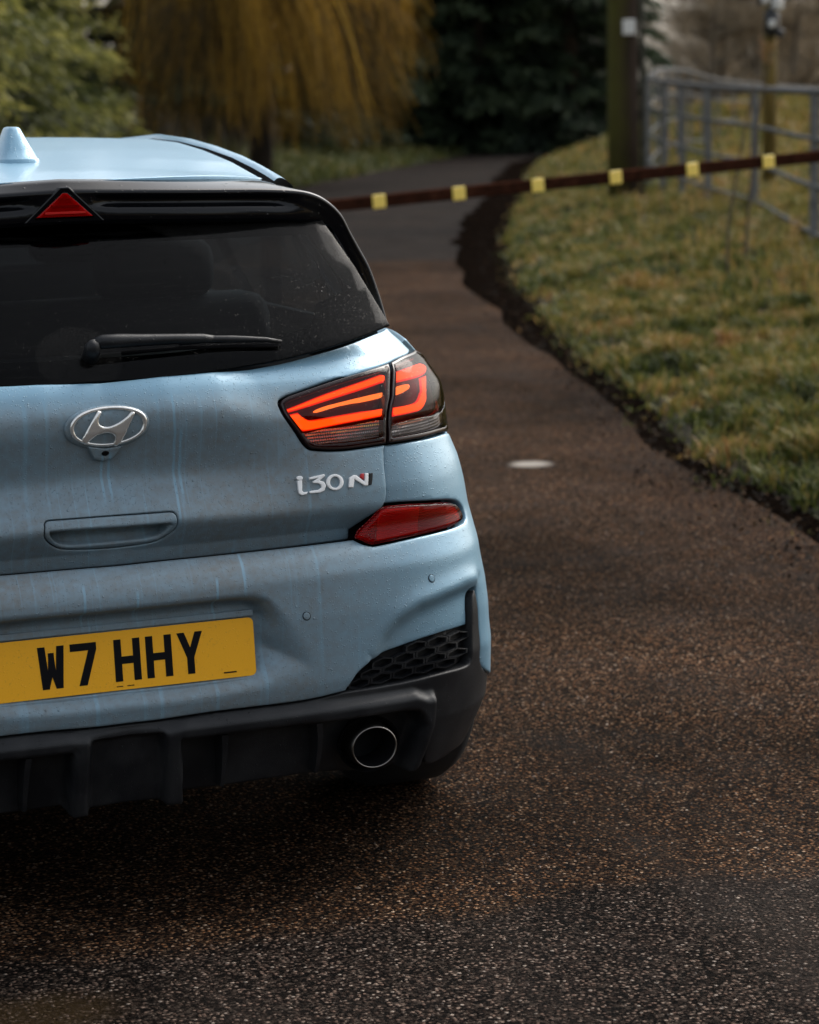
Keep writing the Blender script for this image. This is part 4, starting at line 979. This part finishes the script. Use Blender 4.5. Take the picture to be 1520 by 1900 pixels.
def scatter(n, r0, r1, a0, a1, region, line_, dmin=0., dmax=1e9):
    r = np.exp(rng.uniform(math.log(r0), math.log(r1), n)); a = np.radians(rng.uniform(a0, a1, n))
    x = CC[0]+np.sin(a)*r; y = CC[1]+np.cos(a)*r; q = np.stack([x, y], 1); k = inside(region, q); q = q[k]; r = r[k]
    d = dist(line_, q, False); k = (d > dmin) & (d < dmax); return q[k], r[k], d[k]
GM = tint_mat('grass_blades', GRASS_ST)
q, r, d = scatter(580000, 5.5, 66, 17, 40, VERGE, EDGE)
q = q+rng.normal(0, .07, q.shape)*(d < .3)[:, None]; z = terrain(q[:, 0], q[:, 1]); pn_ = wn2(q[:, 0], q[:, 1], .55, 31); p2 = wn2(q[:, 0], q[:, 1], .16, 32); p3 = wn2(q[:, 0], q[:, 1], 2.4, 33)
p5 = wn2(q[:, 0], q[:, 1], .09, 35); k = rng.random(len(q)) < np.clip(.6+.35*p2+.2*pn_+.35*p5+(d > .5)*.12, .08, 1)*(.25+.75*sm(d, .0, .25)); p2 = .6*p2+.6*p5; q, r, d, z, pn_, p2, p3 = (v[k] for v in (q, r, d, z, pn_, p2, p3))
Hh = (.062+.045*rng.random(len(q))+.045*np.clip(p2, -1, 1)+.02*pn_)*(1+.9*sm(d, 1.5, 4))*(1+.012*r)*(.55+.45*sm(d, 0, .4)); Hh = np.clip(Hh, .02, .4)
ti = .34+.18*wn2(q[:, 0], q[:, 1], .38, 36)+.10*wn2(q[:, 0], q[:, 1], .12, 37)+.10*p2+.08*p3+.19*rng.standard_normal(len(q))+.12*sm(d, 1.5, 4)
blades('verge_grass', np.stack([q[:, 0], q[:, 1], z-.004], 1), Hh, (.0042+.0007*r)*(.7+.6*rng.random(len(q))), 1.0, ti, GM)
print('verge blades', len(q))
# rough straw coloured growth towards and beyond the fence
q, r, d = scatter(230000, 9, 100, 17, 42, VERGE, EDGE, 2.0)
z = terrain(q[:, 0], q[:, 1]); pn_ = wn2(q[:, 0], q[:, 1], 1.6, 41); k = rng.random(len(q)) < np.clip(.4+.55*pn_, .05, 1)*sm(d, 2., 4.5); q, r, d, z, pn_ = (v[k] for v in (q, r, d, z, pn_))
blades('dry_grass', np.stack([q[:, 0], q[:, 1], z-.01], 1), (.10+.14*rng.random(len(q)))*(.8+.3*pn_), .005+.0011*r, 1.1, .60+.16*rng.standard_normal(len(q))+.16*pn_, tint_mat('straw_blades', [(0, (.03, .04, .01)), (.35, (.13, .125, .03)), (.6, (.36, .25, .085)), (.85, (.46, .29, .11)), (1, (.28, .13, .05))]))
print('dry blades', len(q))
q, r, d = scatter(200000, 30, 100, 8, 28, BANK, FAR)
z = terrain(q[:, 0], q[:, 1]); pn_ = wn2(q[:, 0], q[:, 1], 1.2, 51); k = (rng.random(len(q)) < np.clip(.55+.4*pn_, .1, 1)) & (d < 20); q, r, d, z, pn_ = (v[k] for v in (q, r, d, z, pn_))
blades('bank_grass', np.stack([q[:, 0], q[:, 1], z-.01], 1), (.12+.20*rng.random(len(q)))*(1+.6*sm(d, .5, 4)), .006+.0010*r, .9, .34+.14*rng.standard_normal(len(q))+.16*pn_+.18*sm(d, 1, 6), tint_mat('bank_blades', [(0, (.020, .026, .008)), (.4, (.080, .095, .024)), (.7, (.19, .145, .045)), (1, (.20, .105, .035))]))
print('bank blades', len(q))
# fallen leaves and bits on the mush strip and along the edge
n = 6000; k = rng.integers(0, len(E)-1, n); q = E[k]+Nl[k]*(rng.normal(.0, .16, n))[:, None]+rng.normal(0, .02, (n, 2))
z = np.maximum(terrain(q[:, 0], q[:, 1]), .003)+.004+.02*rng.random(n)*(rng.random(n) < .5)
a = rng.uniform(0, 6.28, n); L = rng.uniform(.004, .015, n); tl = rng.normal(0, .4, n)
c_, s_ = np.cos(a), np.sin(a); P0 = np.stack([q[:, 0], q[:, 1], z], 1)
ax = np.stack([c_*L, s_*L, tl*L], 1); bx = np.stack([-s_*L*.45, c_*L*.45, rng.normal(0, .3, n)*L], 1)
V = np.stack([P0-ax, P0+bx, P0+ax, P0-bx], 1).reshape(-1, 3); T = np.arange(n*4).reshape(-1, 4)
tag(big_mesh('leaf_litter', V, T, tint_mat('dead_leaves', [(0, (.008, .006, .004)), (.6, (.030, .018, .009)), (1, (.10, .052, .020))], .95, 0), col=np.repeat(rng.random(n)**1.6, 4)), kind='stuff')
# loose chippings
n = 2600; r = np.exp(rng.uniform(math.log(3.8), math.log(12), n)); a = np.radians(rng.uniform(10, 34, n)); x = CC[0]+np.sin(a)*r; y = CC[1]+np.cos(a)*r
k = ~inside(VERGE, np.stack([x, y], 1)); x, y = x[k], y[k]; n = len(x); sz = rng.uniform(.0015, .0042, n)*(1+(rng.random(n) < .03)*.8)
oct_ = np.array([(1, 0, 0), (0, 1, 0), (-1, 0, 0), (0, -1, 0), (0, 0, .8), (0, 0, -.3)]); of = np.array([(0, 1, 4), (1, 2, 4), (2, 3, 4), (3, 0, 4)])
ro = rng.uniform(0, 6.28, n); cs, sn = np.cos(ro), np.sin(ro); O = oct_[None]*rng.uniform(.6, 1.3, (n, 6, 1))
V = np.stack([x[:, None]+(O[..., 0]*cs[:, None]-O[..., 1]*sn[:, None])*sz[:, None], y[:, None]+(O[..., 0]*sn[:, None]+O[..., 1]*cs[:, None])*sz[:, None], O[..., 2]*sz[:, None]], -1).reshape(-1, 3)
T = (np.arange(n)[:, None, None]*6+of[None]).reshape(-1, 3)
tag(big_mesh('loose_chippings', V, T, tint_mat('chippings', [(0, (.03, .02, .015)), (.7, (.12, .07, .045)), (1, (.26, .20, .15))], .6, 0), col=np.repeat(rng.random(n)**1.3, 6)), kind='stuff')

# tall straw tufts near the pole and the fence
q, r, d = scatter(90000, 11, 40, 20, 36, VERGE, EDGE, .9, 9)
pn_ = wn2(q[:, 0], q[:, 1], .30, 71)+.6*wn2(q[:, 0], q[:, 1], 1.1, 72); k = rng.random(len(q)) < .75*sm(pn_, .55, 1.5)*sm(d, .9, 2.2); q, r, d = q[k], r[k], d[k]; z = terrain(q[:, 0], q[:, 1])
blades('straw_tufts', np.stack([q[:, 0], q[:, 1], z-.01], 1), rng.uniform(.14, .40, len(q)), np.full(len(q), .012), .8, .66+.16*rng.standard_normal(len(q)), GM, wind=(.12, 0)); print('tufts', len(q))

# steel estate fence
GALV = soft_mat('weathered_galvanised', [(.3, (.08, .08, .08)), (.6, (.17, .17, .168)), (.8, (.28, .275, .265))], 14, .5, .002)
GALVD = soft_mat('dark_rail', [(.3, (.06, .064, .066)), (.7, (.17, .175, .175))], 14, .5, .002)
def fence(cols, H, nr, label, pw=.058):
    """cols: column and row of each post's top in the photograph, and its distance"""
    Tp = np.array([on_d(u, v, d) for u, v, d in cols]); G0 = np.array([(p[0], p[1], tz(p[0], p[1])) for p in Tp]); t = tag(empty('field_fence', G0[0]), label, 'fence'); loc = G0[0]
    for p, g in zip(Tp, G0):
        hgt = p[2]-g[2]+.12; mesh_obj('post', *box((p-loc)-[0, 0, hgt/2], (pw, pw, hgt)), GALV, t, smooth=False)
    Q = catm(Tp, 6)
    for k in range(nr):
        mesh_obj('rail', *tube(Q-loc-[0, 0, .02+k*(.372 if pw > .05 else .40)], .030 if k == 0 else .021, 8), GALV if k == 0 else GALVD, t)
    return t
fence([(1760, 173, 14.5), (1640, 168, 16.6), (1513, 165, 19.0), (1401, 161, 24.2), (1314, 157, 26.8), (1266, 152, 28.6), (1230, 148, 30.4), (1202, 143, 32.5)], 1.27, 4, 'grey galvanised rail fence curving along the verge beside the mossy pole')
far_cols = [(1204, 139, 34), (1218, 130, 36), (1238, 126, 38), (1258, 127, 40), (1280, 130, 42), (1304, 138, 44.5), (1332, 146, 47.5), (1362, 150, 51), (1398, 154, 55), (1436, 157, 59), (1478, 160, 63), (1524, 163, 68), (1570, 166, 73)]
fence(far_cols, 1.62, 4, 'further run of the pale rail fence crossing the straw coloured field', .036)

# poles
def bark(name, a, b, scale=(14, 14, 1.5)):
    t = NT(name); c = t.coord(scale); n = t.noise(c, 1, 5, .6); X = t.sep(t.coord()); t.set(Base_Color=t.mix(t.rng(n, .35, .65), a, b), Roughness=.85, Normal=t.bump(n, .6, .02)); t.b.inputs['Specular IOR Level'].default_value = .2; return t.m
def moss_pole():
    t = NT('mossy_wood'); c = t.coord((12, 12, 1.2)); n = t.noise(c, 1, 5, .6); g = t.new('ShaderNodeNewGeometry'); X = t.sep(g.outputs['Normal'])
    side = t.rng(t.math('ADD', X[0], t.math('MULTIPLY', t.noise(t.coord(), 3, 4), .9)), -.70, .55, 1, 0)
    wood = t.mix(t.rng(n, .35, .65), (.018, .012, .009), (.040, .026, .018)); t.set(Base_Color=t.mix(side, wood, (.070, .068, .012)), Roughness=.9, Normal=t.bump(n, .5, .02))
    t.b.inputs['Specular IOR Level'].default_value = .2; return t.m
MP = moss_pole(); WHITE = simple('white_plate', (.62, .62, .60), .5); DKM = simple('dark_metal', (.012, .013, .016), .5)
b = at_d(1157, 29.5); pole = mesh_obj('telegraph_pole', *tube([(0, 0, -.3), (0, 0, 1.2), (0, 0, 4), (0, 0, 9)], [.195, .19, .18, .15], 20), MP)
pole.location = b; tag(pole, 'thick mossy wooden pole with a white plate beside the lane', 'pole')
wp_ = on_d(1167, 50, 28.965)-b; o = mesh_obj('number_tag', *box(wp_, (.15, .02, .18), -YAW), WHITE, pole, smooth=False); bevel(o, .01)
wp_ = on_d(1191, 50, 29.2)-b
mesh_obj('cable_guard', *tube([(wp_[0], wp_[1], -.2), (wp_[0], wp_[1], 9)], .035, 8), soft_mat('guard_grey', [(.3, (.05, .05, .045)), (.7, (.14, .14, .12))], 10), pole)
b = at_d(1428, 28); pole2 = mesh_obj('service_pole', *tube([(0, 0, -.2), (0, 0, 1.2), (.0, 0, 2.32)], [.085, .08, .075], 14), bark('lichen_wood', (.060, .045, .010), (.16, .11, .030)))
pole2.location = b; tag(pole2, 'thin lichen covered post with white insulators behind the rail fence', 'pole')
c0 = on_d(1432, 40, 27.58)-b; mesh_obj('switch_box', *tube([c0+[0, 0, -.17], c0+[0, 0, -.10], c0+[0, 0, .10], c0+[0, 0, .16]], [.05, .085, .085, .04], 12), DKM, pole2)
for du, dv, sz, mm in ((1443, 6, .085, WHITE), (1432, 44, .045, WHITE), (1448, 62, .055, DKM), (1420, 0, .05, WHITE)):
    c1_ = on_d(du, dv, 27.50)-b; mesh_obj('insulator', *tube([c1_+[0, 0, -sz], c1_+[0, 0, -sz*.4], c1_, c1_+[0, 0, sz*.5], c1_+[0, 0, sz]], [sz*.35, sz, sz*.6, sz, sz*.3], 12), mm, pole2)
mesh_obj('bracket', *tube([on_d(1405, 6, 27.55)-b, on_d(1480, -8, 27.55)-b], .03, 6), DKM, pole2)
mesh_obj('pole_top', *tube([(0, 0, 2.3), (0, 0, 6.5)], [.075, .06], 12), bpy.data.materials['lichen_wood'], pole2)

# swing barrier
RUST = soft_mat('rusty_bar', [(.3, (.020, .009, .006)), (.6, (.045, .017, .010)), (.8, (.09, .040, .022))], 18, .7, .002)
YEL = simple('reflector_yellow', (1.0, .74, .16), .35)
BD = lambda u: 13.0+(u-700)*.0011
refl = [(699, 373.5), (847, 358.5), (993, 344), (1137, 329), (1279, 314), (1420, 300)]
barr = tag(empty('barrier', at_d(1690, BD(1690))), 'rusty pole barrier with yellow reflectors crossing the lane', 'barrier'); bl_ = np.array(barr.location)
bu = lambda u: 373.5+(u-699)*(300-373.5)/(1420-699)
a = on_d(470, bu(470), BD(470)); b = on_d(1720, bu(1720), BD(1720)); dr = (b-a)/np.linalg.norm(b-a)
def along_box(c, L, h, w, n_=None):
    sx = dr; up = np.array([0, 0, 1.])-dr*dr[2]; up /= np.linalg.norm(up); sy = np.cross(up, sx); V = []
    for x in (-.5, .5):
        for y in (-.5, .5):
            for z in (-.5, .5): V.append(c+sx*x*L+sy*y*w+up*z*h)
    return V, [(0, 1, 3, 2), (4, 6, 7, 5), (0, 4, 5, 1), (2, 3, 7, 6), (0, 2, 6, 4), (1, 5, 7, 3)]
bar_ = mesh_obj('bar', *along_box((a+b)/2-bl_, np.linalg.norm(b-a), .066, .066), RUST, barr, smooth=False); bevel(bar_, .008)
for u, v in refl+[(1560, 285.5), (548, 389)]:
    r_ = ray(u, v); n_ = np.cross(dr, r_); k_ = np.dot(np.cross(CC-a, r_), n_)/np.dot(n_, n_); up_ = np.array([0, 0, 1.])-dr*dr[2]; fr_ = np.cross(dr, up_/np.linalg.norm(up_))
    p = a+dr*k_-bl_+fr_*(.040 if np.dot(fr_, CC-a) > 0 else -.040); o = mesh_obj('reflector', *along_box(p, .074, .074, .012), YEL, barr, smooth=False); bevel(o, .006)
pr = on_d(1690, bu(1690), BD(1690))-bl_; o = mesh_obj('hinge_post', *box((pr[0], pr[1]+.1, pr[2]/2), (.14, .14, pr[2]+.3)), RUST, barr, smooth=False); bevel(o, .01)
pl_ = on_d(500, bu(500), BD(500))-bl_; gz = -bl_[2]; o = mesh_obj('rest_post', *box((pl_[0], pl_[1], (pl_[2]-.04+gz)/2), (.09, .09, pl_[2]-.04-gz)), RUST, barr, smooth=False); bevel(o, .01)

# trees
def foliage(n, C, Dr, L, W, spread):
    """n leaf quads: centres C, directions Dr"""
    C = C+rng.normal(0, 1, (n, 3))*spread; D = Dr+rng.normal(0, .35, (n, 3)); D /= np.linalg.norm(D, axis=1)[:, None]
    S_ = np.cross(D, rng.normal(0, 1, (n, 3))); S_ /= np.linalg.norm(S_, axis=1)[:, None]+1e-9
    l = (L*rng.uniform(.6, 1.4, n))[:, None]; w_ = (W*rng.uniform(.6, 1.4, n))[:, None]
    V = np.stack([C-D*l/2, C+S_*w_/2, C+D*l/2, C-S_*w_/2], 1).reshape(-1, 3); return V, np.arange(n*4).reshape(-1, 4)
def conifer_mesh(name, H, R, nbr, nl, L, W, mat, seed, droop=.35, z0=.15, tip=.0, top=1.):
    r = np.random.default_rng(seed); zb = z0+(H-z0)*r.random(nbr)**1.15; az = r.uniform(0, 6.283, nbr)
    rb = R*(1-zb/H)**.7*r.uniform(.65, 1.12, nbr)+.15; bt = r.normal(0, 1, nbr)
    k = r.integers(0, nbr, nl); t = r.random(nl)**.62; rad_ = rb[k]*t
    x = np.cos(az[k])*rad_; y = np.sin(az[k])*rad_; z = zb[k]+.25*rad_-droop*rad_**2/R*.8; Cc = np.stack([x, y, z], 1)
    side = r.normal(0, 1, nl)*.16*rad_; Cc += np.stack([-np.sin(az[k])*side, np.cos(az[k])*side, -np.abs(side)*.35], 1)
    Dd = np.stack([np.cos(az[k])+.3*r.normal(0, 1, nl), np.sin(az[k])+.3*r.normal(0, 1, nl), -.55-.3*r.random(nl)], 1)
    V, T = foliage(nl, Cc, Dd, np.full(nl, L), np.full(nl, W), .06)
    V[:, 2] = np.maximum(V[:, 2], .02)
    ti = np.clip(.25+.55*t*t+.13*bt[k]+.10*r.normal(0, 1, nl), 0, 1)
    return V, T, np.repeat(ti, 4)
def place_tree(kind, b, H, R, args, mat, label, cat, group, trunk_r=.16, rz=0., crown=None, trunk=None):
    root = tag(empty(kind, b, rz=rz), label, cat, group)
    if crown is None:
        V, T, ti = conifer_mesh('crown', H, R, **args); crown = big_mesh('crown', V, T, mat, root, ti).data
        trunk = mesh_obj('trunk', *tube([(0, 0, -.2), (0, 0, H*.4), (0, 0, H*.93)], [trunk_r, trunk_r*.6, .02], 8), BARK, root).data
    else:
        link(bpy.data.objects.new('crown', crown), root); link(bpy.data.objects.new('trunk', trunk), root)
    return crown, trunk
BARK = bark('dark_bark', (.015, .011, .008), (.045, .033, .024))
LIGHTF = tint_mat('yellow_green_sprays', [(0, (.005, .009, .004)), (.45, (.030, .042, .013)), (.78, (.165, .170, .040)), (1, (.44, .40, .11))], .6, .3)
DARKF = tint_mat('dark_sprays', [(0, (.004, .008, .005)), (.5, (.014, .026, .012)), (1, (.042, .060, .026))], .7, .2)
cl = None
for i, (u, d, lab) in enumerate(((-330, 24, 'yellowish green feathery conifer at the far left, nearest to the car roof'), (-95, 30, 'light green feathery conifer left of the orange willow twigs'), (-15, 38, 'grey green conifer partly behind the orange willow'))):
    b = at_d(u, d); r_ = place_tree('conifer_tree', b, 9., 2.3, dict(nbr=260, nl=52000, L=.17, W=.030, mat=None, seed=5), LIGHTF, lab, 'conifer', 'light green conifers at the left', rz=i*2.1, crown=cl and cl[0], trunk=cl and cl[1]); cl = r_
dk = None
for i, (u, d, lab) in enumerate(((300, 55, 'dark conifer behind the left side of the willow'), (445, 52, 'dark conifer behind the middle of the willow'), (590, 55, 'dark conifer behind the right side of the willow'), (705, 60, 'dark conifer where the willow twigs end'), (800, 63, 'dark conifer second to the right of the willow'),
                                  (890, 60, 'dark conifer above the bend of the lane'), (975, 64, 'dark conifer above the far end of the lane'), (1060, 60, 'dark conifer standing just left of the mossy pole'), (1032, 66, 'dark conifer left of the mossy pole, before the pale gap'), (150, 52, 'dark conifer far behind the light green ones'), (650, 70, 'dark conifer filling the gap behind the right edge of the willow'), (755, 74, 'dark conifer in the back row right of the willow'), (850, 72, 'dark conifer in the back row over the lane'),
                                  (935, 74, 'dark conifer in the back row, middle of the dark group'), (1015, 76, 'dark conifer in the back row left of the mossy pole'), (370, 62, 'dark conifer in the back row behind the willow trunk'))):
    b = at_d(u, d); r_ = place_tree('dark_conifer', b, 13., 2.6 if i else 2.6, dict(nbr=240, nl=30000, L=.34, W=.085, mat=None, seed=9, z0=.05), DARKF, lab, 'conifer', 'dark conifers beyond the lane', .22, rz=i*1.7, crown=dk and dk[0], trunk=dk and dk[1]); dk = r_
# willow with hanging orange twigs
b = at_d(490, 41); wl_ = tag(empty('willow_tree', b), 'bare weeping willow with hanging orange twigs behind the car roof', 'willow')
vf = [tube([(0, .3, -.2), (.1, .2, 1.5), (-.1, .1, 3.2)], [.22, .18, .14], 10)]
for k in range(11):
    a = k*.571; e = np.array([math.cos(a)*2.1, math.sin(a)*1.6, 5.2+.9*math.sin(k*2.3)]); vf.append(tube([(-.05, .05, 2.6), e*[.45, .45, .78], e, e*[1.35, 1.35, .97]], [.12, .08, .04, .015], 6))
mesh_obj('trunk', *join(*vf), BARK, wl_)
n = 6000; sg_ = 9; nbh = 34; ba = rng.uniform(0, 6.283, nbh); br = rng.uniform(1.0, 3.1, nbh); bh = rng.uniform(2.6, 6.0, nbh)-.12*br; kb = rng.integers(0, nbh, n); tb = rng.uniform(.35, 1, n)
c0 = np.stack([np.cos(ba[kb])*br[kb]*tb+rng.normal(0, .07, n), np.sin(ba[kb])*br[kb]*tb*.8+rng.normal(0, .10, n), 2.6+(bh[kb]-2.6)*np.sin(tb*2.0)/.95+.6*tb+rng.normal(0, .08, n)], 1)
ln_ = np.minimum(rng.uniform(.4, 3.3, n)*(1-.62*sm(c0[:, 0], .0, 2.6)), c0[:, 2]-.55-1.5*rng.random(n)**2); ph = rng.uniform(0, 6.28, n)+kb; dirx = np.cos(ba[kb])*.30+.16+.18*np.sin(kb*1.9)+rng.normal(0, .13, n); diry = rng.normal(0, .12, n); wv = rng.uniform(.03, .13, n)
t = np.linspace(0, 1, sg_); Pp = c0[:, None, :]+np.stack([dirx[:, None]*ln_[:, None]*t**.6+wv[:, None]*np.sin(ph[:, None]+t*5), diry[:, None]*ln_[:, None]*t**.6+0*t, -ln_[:, None]*t**1.25], -1)
Wt_ = rng.uniform(.004, .010, n)[:, None]*(1-.6*t); sd_ = np.array([math.cos(YAW), -math.sin(YAW), 0]); a = rng.uniform(-.8, .8, n); sdv = np.stack([np.cos(YAW+a), -np.sin(YAW+a), 0*a], 1)
V = np.stack([Pp-sdv[:, None, :]*Wt_[..., None], Pp+sdv[:, None, :]*Wt_[..., None]], 2).reshape(-1, 3); V[:, 2] = np.maximum(V[:, 2], .05)
bi = (np.arange(n)[:, None]*sg_*2+np.arange(sg_-1)[None]*2).ravel(); T = np.stack([bi, bi+1, bi+3, bi+2], 1)
WIL = tint_mat('willow_twigs', [(0, (.012, .010, .006)), (.42, (.060, .042, .012)), (.72, (.34, .19, .026)), (1, (.75, .45, .065))], .6, .2)
cr = big_mesh('hanging_twigs', V, T, WIL, wl_, np.repeat(np.clip(rng.normal(.52, .2, n)+.22*np.sin(kb*2.7), 0, 1), sg_*2)); cr['kind'] = 'stuff'
# undergrowth of thin stems under the trees
q, r, d = scatter(26000, 34, 80, 2, 27, BANK, FAR, 2.0, 14.)
z = terrain(q[:, 0], q[:, 1]); k = rng.random(len(q)) < np.clip(.4+.6*wn2(q[:, 0], q[:, 1], 1.1, 61), 0, 1); q, z = q[k], z[k]
blades('undergrowth', np.stack([q[:, 0], q[:, 1], z], 1), rng.uniform(.3, 1.4, len(q)), np.full(len(q), .03), .5, rng.random(len(q))*.8, tint_mat('brown_stems', [(0, (.010, .009, .006)), (.6, (.045, .034, .018)), (1, (.12, .080, .040))], .8, 0))
# bare trees across the field
def bare_mesh(seed, H=13.):
    r = np.random.default_rng(seed); vf = [tube([(0, 0, -.2), (.25, 0, H*.15), (-.1, .1, H*.4), (.2, 0, H*.95)], [.15, .12, .08, .02], 8)]; S_ = []
    for k in range(34):
        z = H*(.02+.85*r.random()); a = r.uniform(0, 6.28); L = (H*.30)*(1-.55*z/H)*r.uniform(.6, 1.1); p0 = np.array([0, 0, z]); p2 = p0+np.array([math.cos(a)*L, math.sin(a)*L, L*r.uniform(.0, .8)])
        vf.append(tube([p0, (p0+p2)/2+[0, 0, -.1*L], p2], [.07, .045, .012], 5)); S_.append((p0, p2, L))
    n = 8500; k = r.integers(0, len(S_), n); p0 = np.array([S_[i][0] for i in k]); p2 = np.array([S_[i][1] for i in k]); t = r.random((n, 1))**.7
    c = p0+(p2-p0)*t+r.normal(0, .12, (n, 3)); D = (p2-p0)/np.linalg.norm(p2-p0, axis=1)[:, None]+r.normal(0, .7, (n, 3)); D[:, 2] += .25
    D /= np.linalg.norm(D, axis=1)[:, None]; L = r.uniform(.25, 1.1, (n, 1)); Sx = np.cross(D, r.normal(0, 1, (n, 3))); Sx /= np.linalg.norm(Sx, axis=1)[:, None]; W = r.uniform(.006, .016, (n, 1))
    e = c+D*L; V = np.stack([c-Sx*W, c+Sx*W, e], 1).reshape(-1, 3); V[:, 2] = np.maximum(V[:, 2], .02)
    return vf, V, np.arange(3*n).reshape(-1, 3), np.repeat(r.random(n), 3)
TW = tint_mat('bare_twigs', [(0, (.16, .135, .10)), (.5, (.33, .27, .19)), (1, (.50, .40, .27))], .8, 0)
PBARK = bark('pale_bark', (.08, .065, .05), (.20, .165, .12)); vf, V, T, ti = bare_mesh(3); tw0 = tr0 = None
spots = [(1315, 88), (1330, 84), (1345, 90), (1392, 86), (1436, 92), (1480, 85), (1525, 90), (1570, 86), (1340, 100), (1410, 104), (1500, 102), (1345, 110), (1375, 112), (1455, 115), (1545, 112)]
labs = ['beside the pale gap', 'second from the pale gap', 'above the curve of the far fence', 'left of the service post', 'directly behind the service post', 'right of the service post', 'at the right edge of the view', 'just outside the right edge', 'further back, left of the service post', 'further back, behind the post insulators', 'further back, near the right edge', 'at the rear beside the pale gap', 'at the rear, behind the far fence curve', 'at the rear, right of the service post', 'at the rear, by the right edge']
for i, (u, d) in enumerate(spots):
    b = at_d(u, d); root = tag(empty('bare_tree', b, rz=i*1.9), 'hazy brown bare tree '+labs[i], 'tree', 'bare trees across the field')
    if tw0 is None: tr0 = mesh_obj('trunk', *join(*vf), PBARK, root).data; o_ = big_mesh('twigs', V, T, TW, root, ti); tw0 = o_.data; o_['kind'] = 'stuff'
    else: link(bpy.data.objects.new('trunk', tr0), root); o_ = link(bpy.data.objects.new('twigs', tw0), root); o_['kind'] = 'stuff'
# dry stalks in the verge
STK = simple('dry_stalk_brown', (.055, .035, .018), .8); STO = simple('seed_head_orange', (.30, .15, .05), .8)
for pts, lab in (([(1350, 525), (1352, 420), (1368, 320), (1384, 230), (1400, 150)], 'tall thin dry stalk leaning right in the verge, left one of two'), ([(1381, 505), (1388, 400), (1398, 300), (1410, 200), (1432, 95)], 'tall thin dry stalk with an orange seed head, right one of two')):
    g = on_t(*pts[0]); dd = float((g-CC)@FW); P = [on_d(u, v, dd)-g for u, v in pts]; P[0] = P[0]-[0, 0, .03]
    o = mesh_obj('dry_stalk', *tube(catm(P, 4), np.linspace(.0115, .005, len(catm(P, 4))), 6), STK); o.location = g; tag(o, lab, 'plant', 'dry stalks in the verge')
    if 'orange' in lab:
        vf = []
        for k in range(26):
            p = on_d(1428+random.uniform(-16, 8), 92+random.uniform(-10, 32), dd)-g; vf.append(tube([p, p+np.array([random.uniform(-.06, .06), 0, random.uniform(.03, .09)])], [.003, .001], 4))
        mesh_obj('seed_head', *join(*vf), STO, o)

# unseen trees added behind and left of the camera to cut low sky light
for i, (x, y, lab) in enumerate(((-13, -13, 'left of'), (-8.5, -17, 'well left behind'), (-3.5, -19, 'just left behind'), (2, -20, 'straight behind'), (7.5, -19, 'just right behind'), (12.5, -16.5, 'well right behind'), (-15, -7, 'beside and left of'), (-16, 0, 'left of the car and'))):
    root = tag(empty('dark_conifer', (x, y, tz(x, y)), rz=i*2.3), 'added dark conifer on the near side, '+lab+' the viewpoint', 'conifer', 'added dark conifers outside the view')
    link(bpy.data.objects.new('crown', dk[0]), root); link(bpy.data.objects.new('trunk', dk[1]), root); root.scale = (.8, .8, .62)
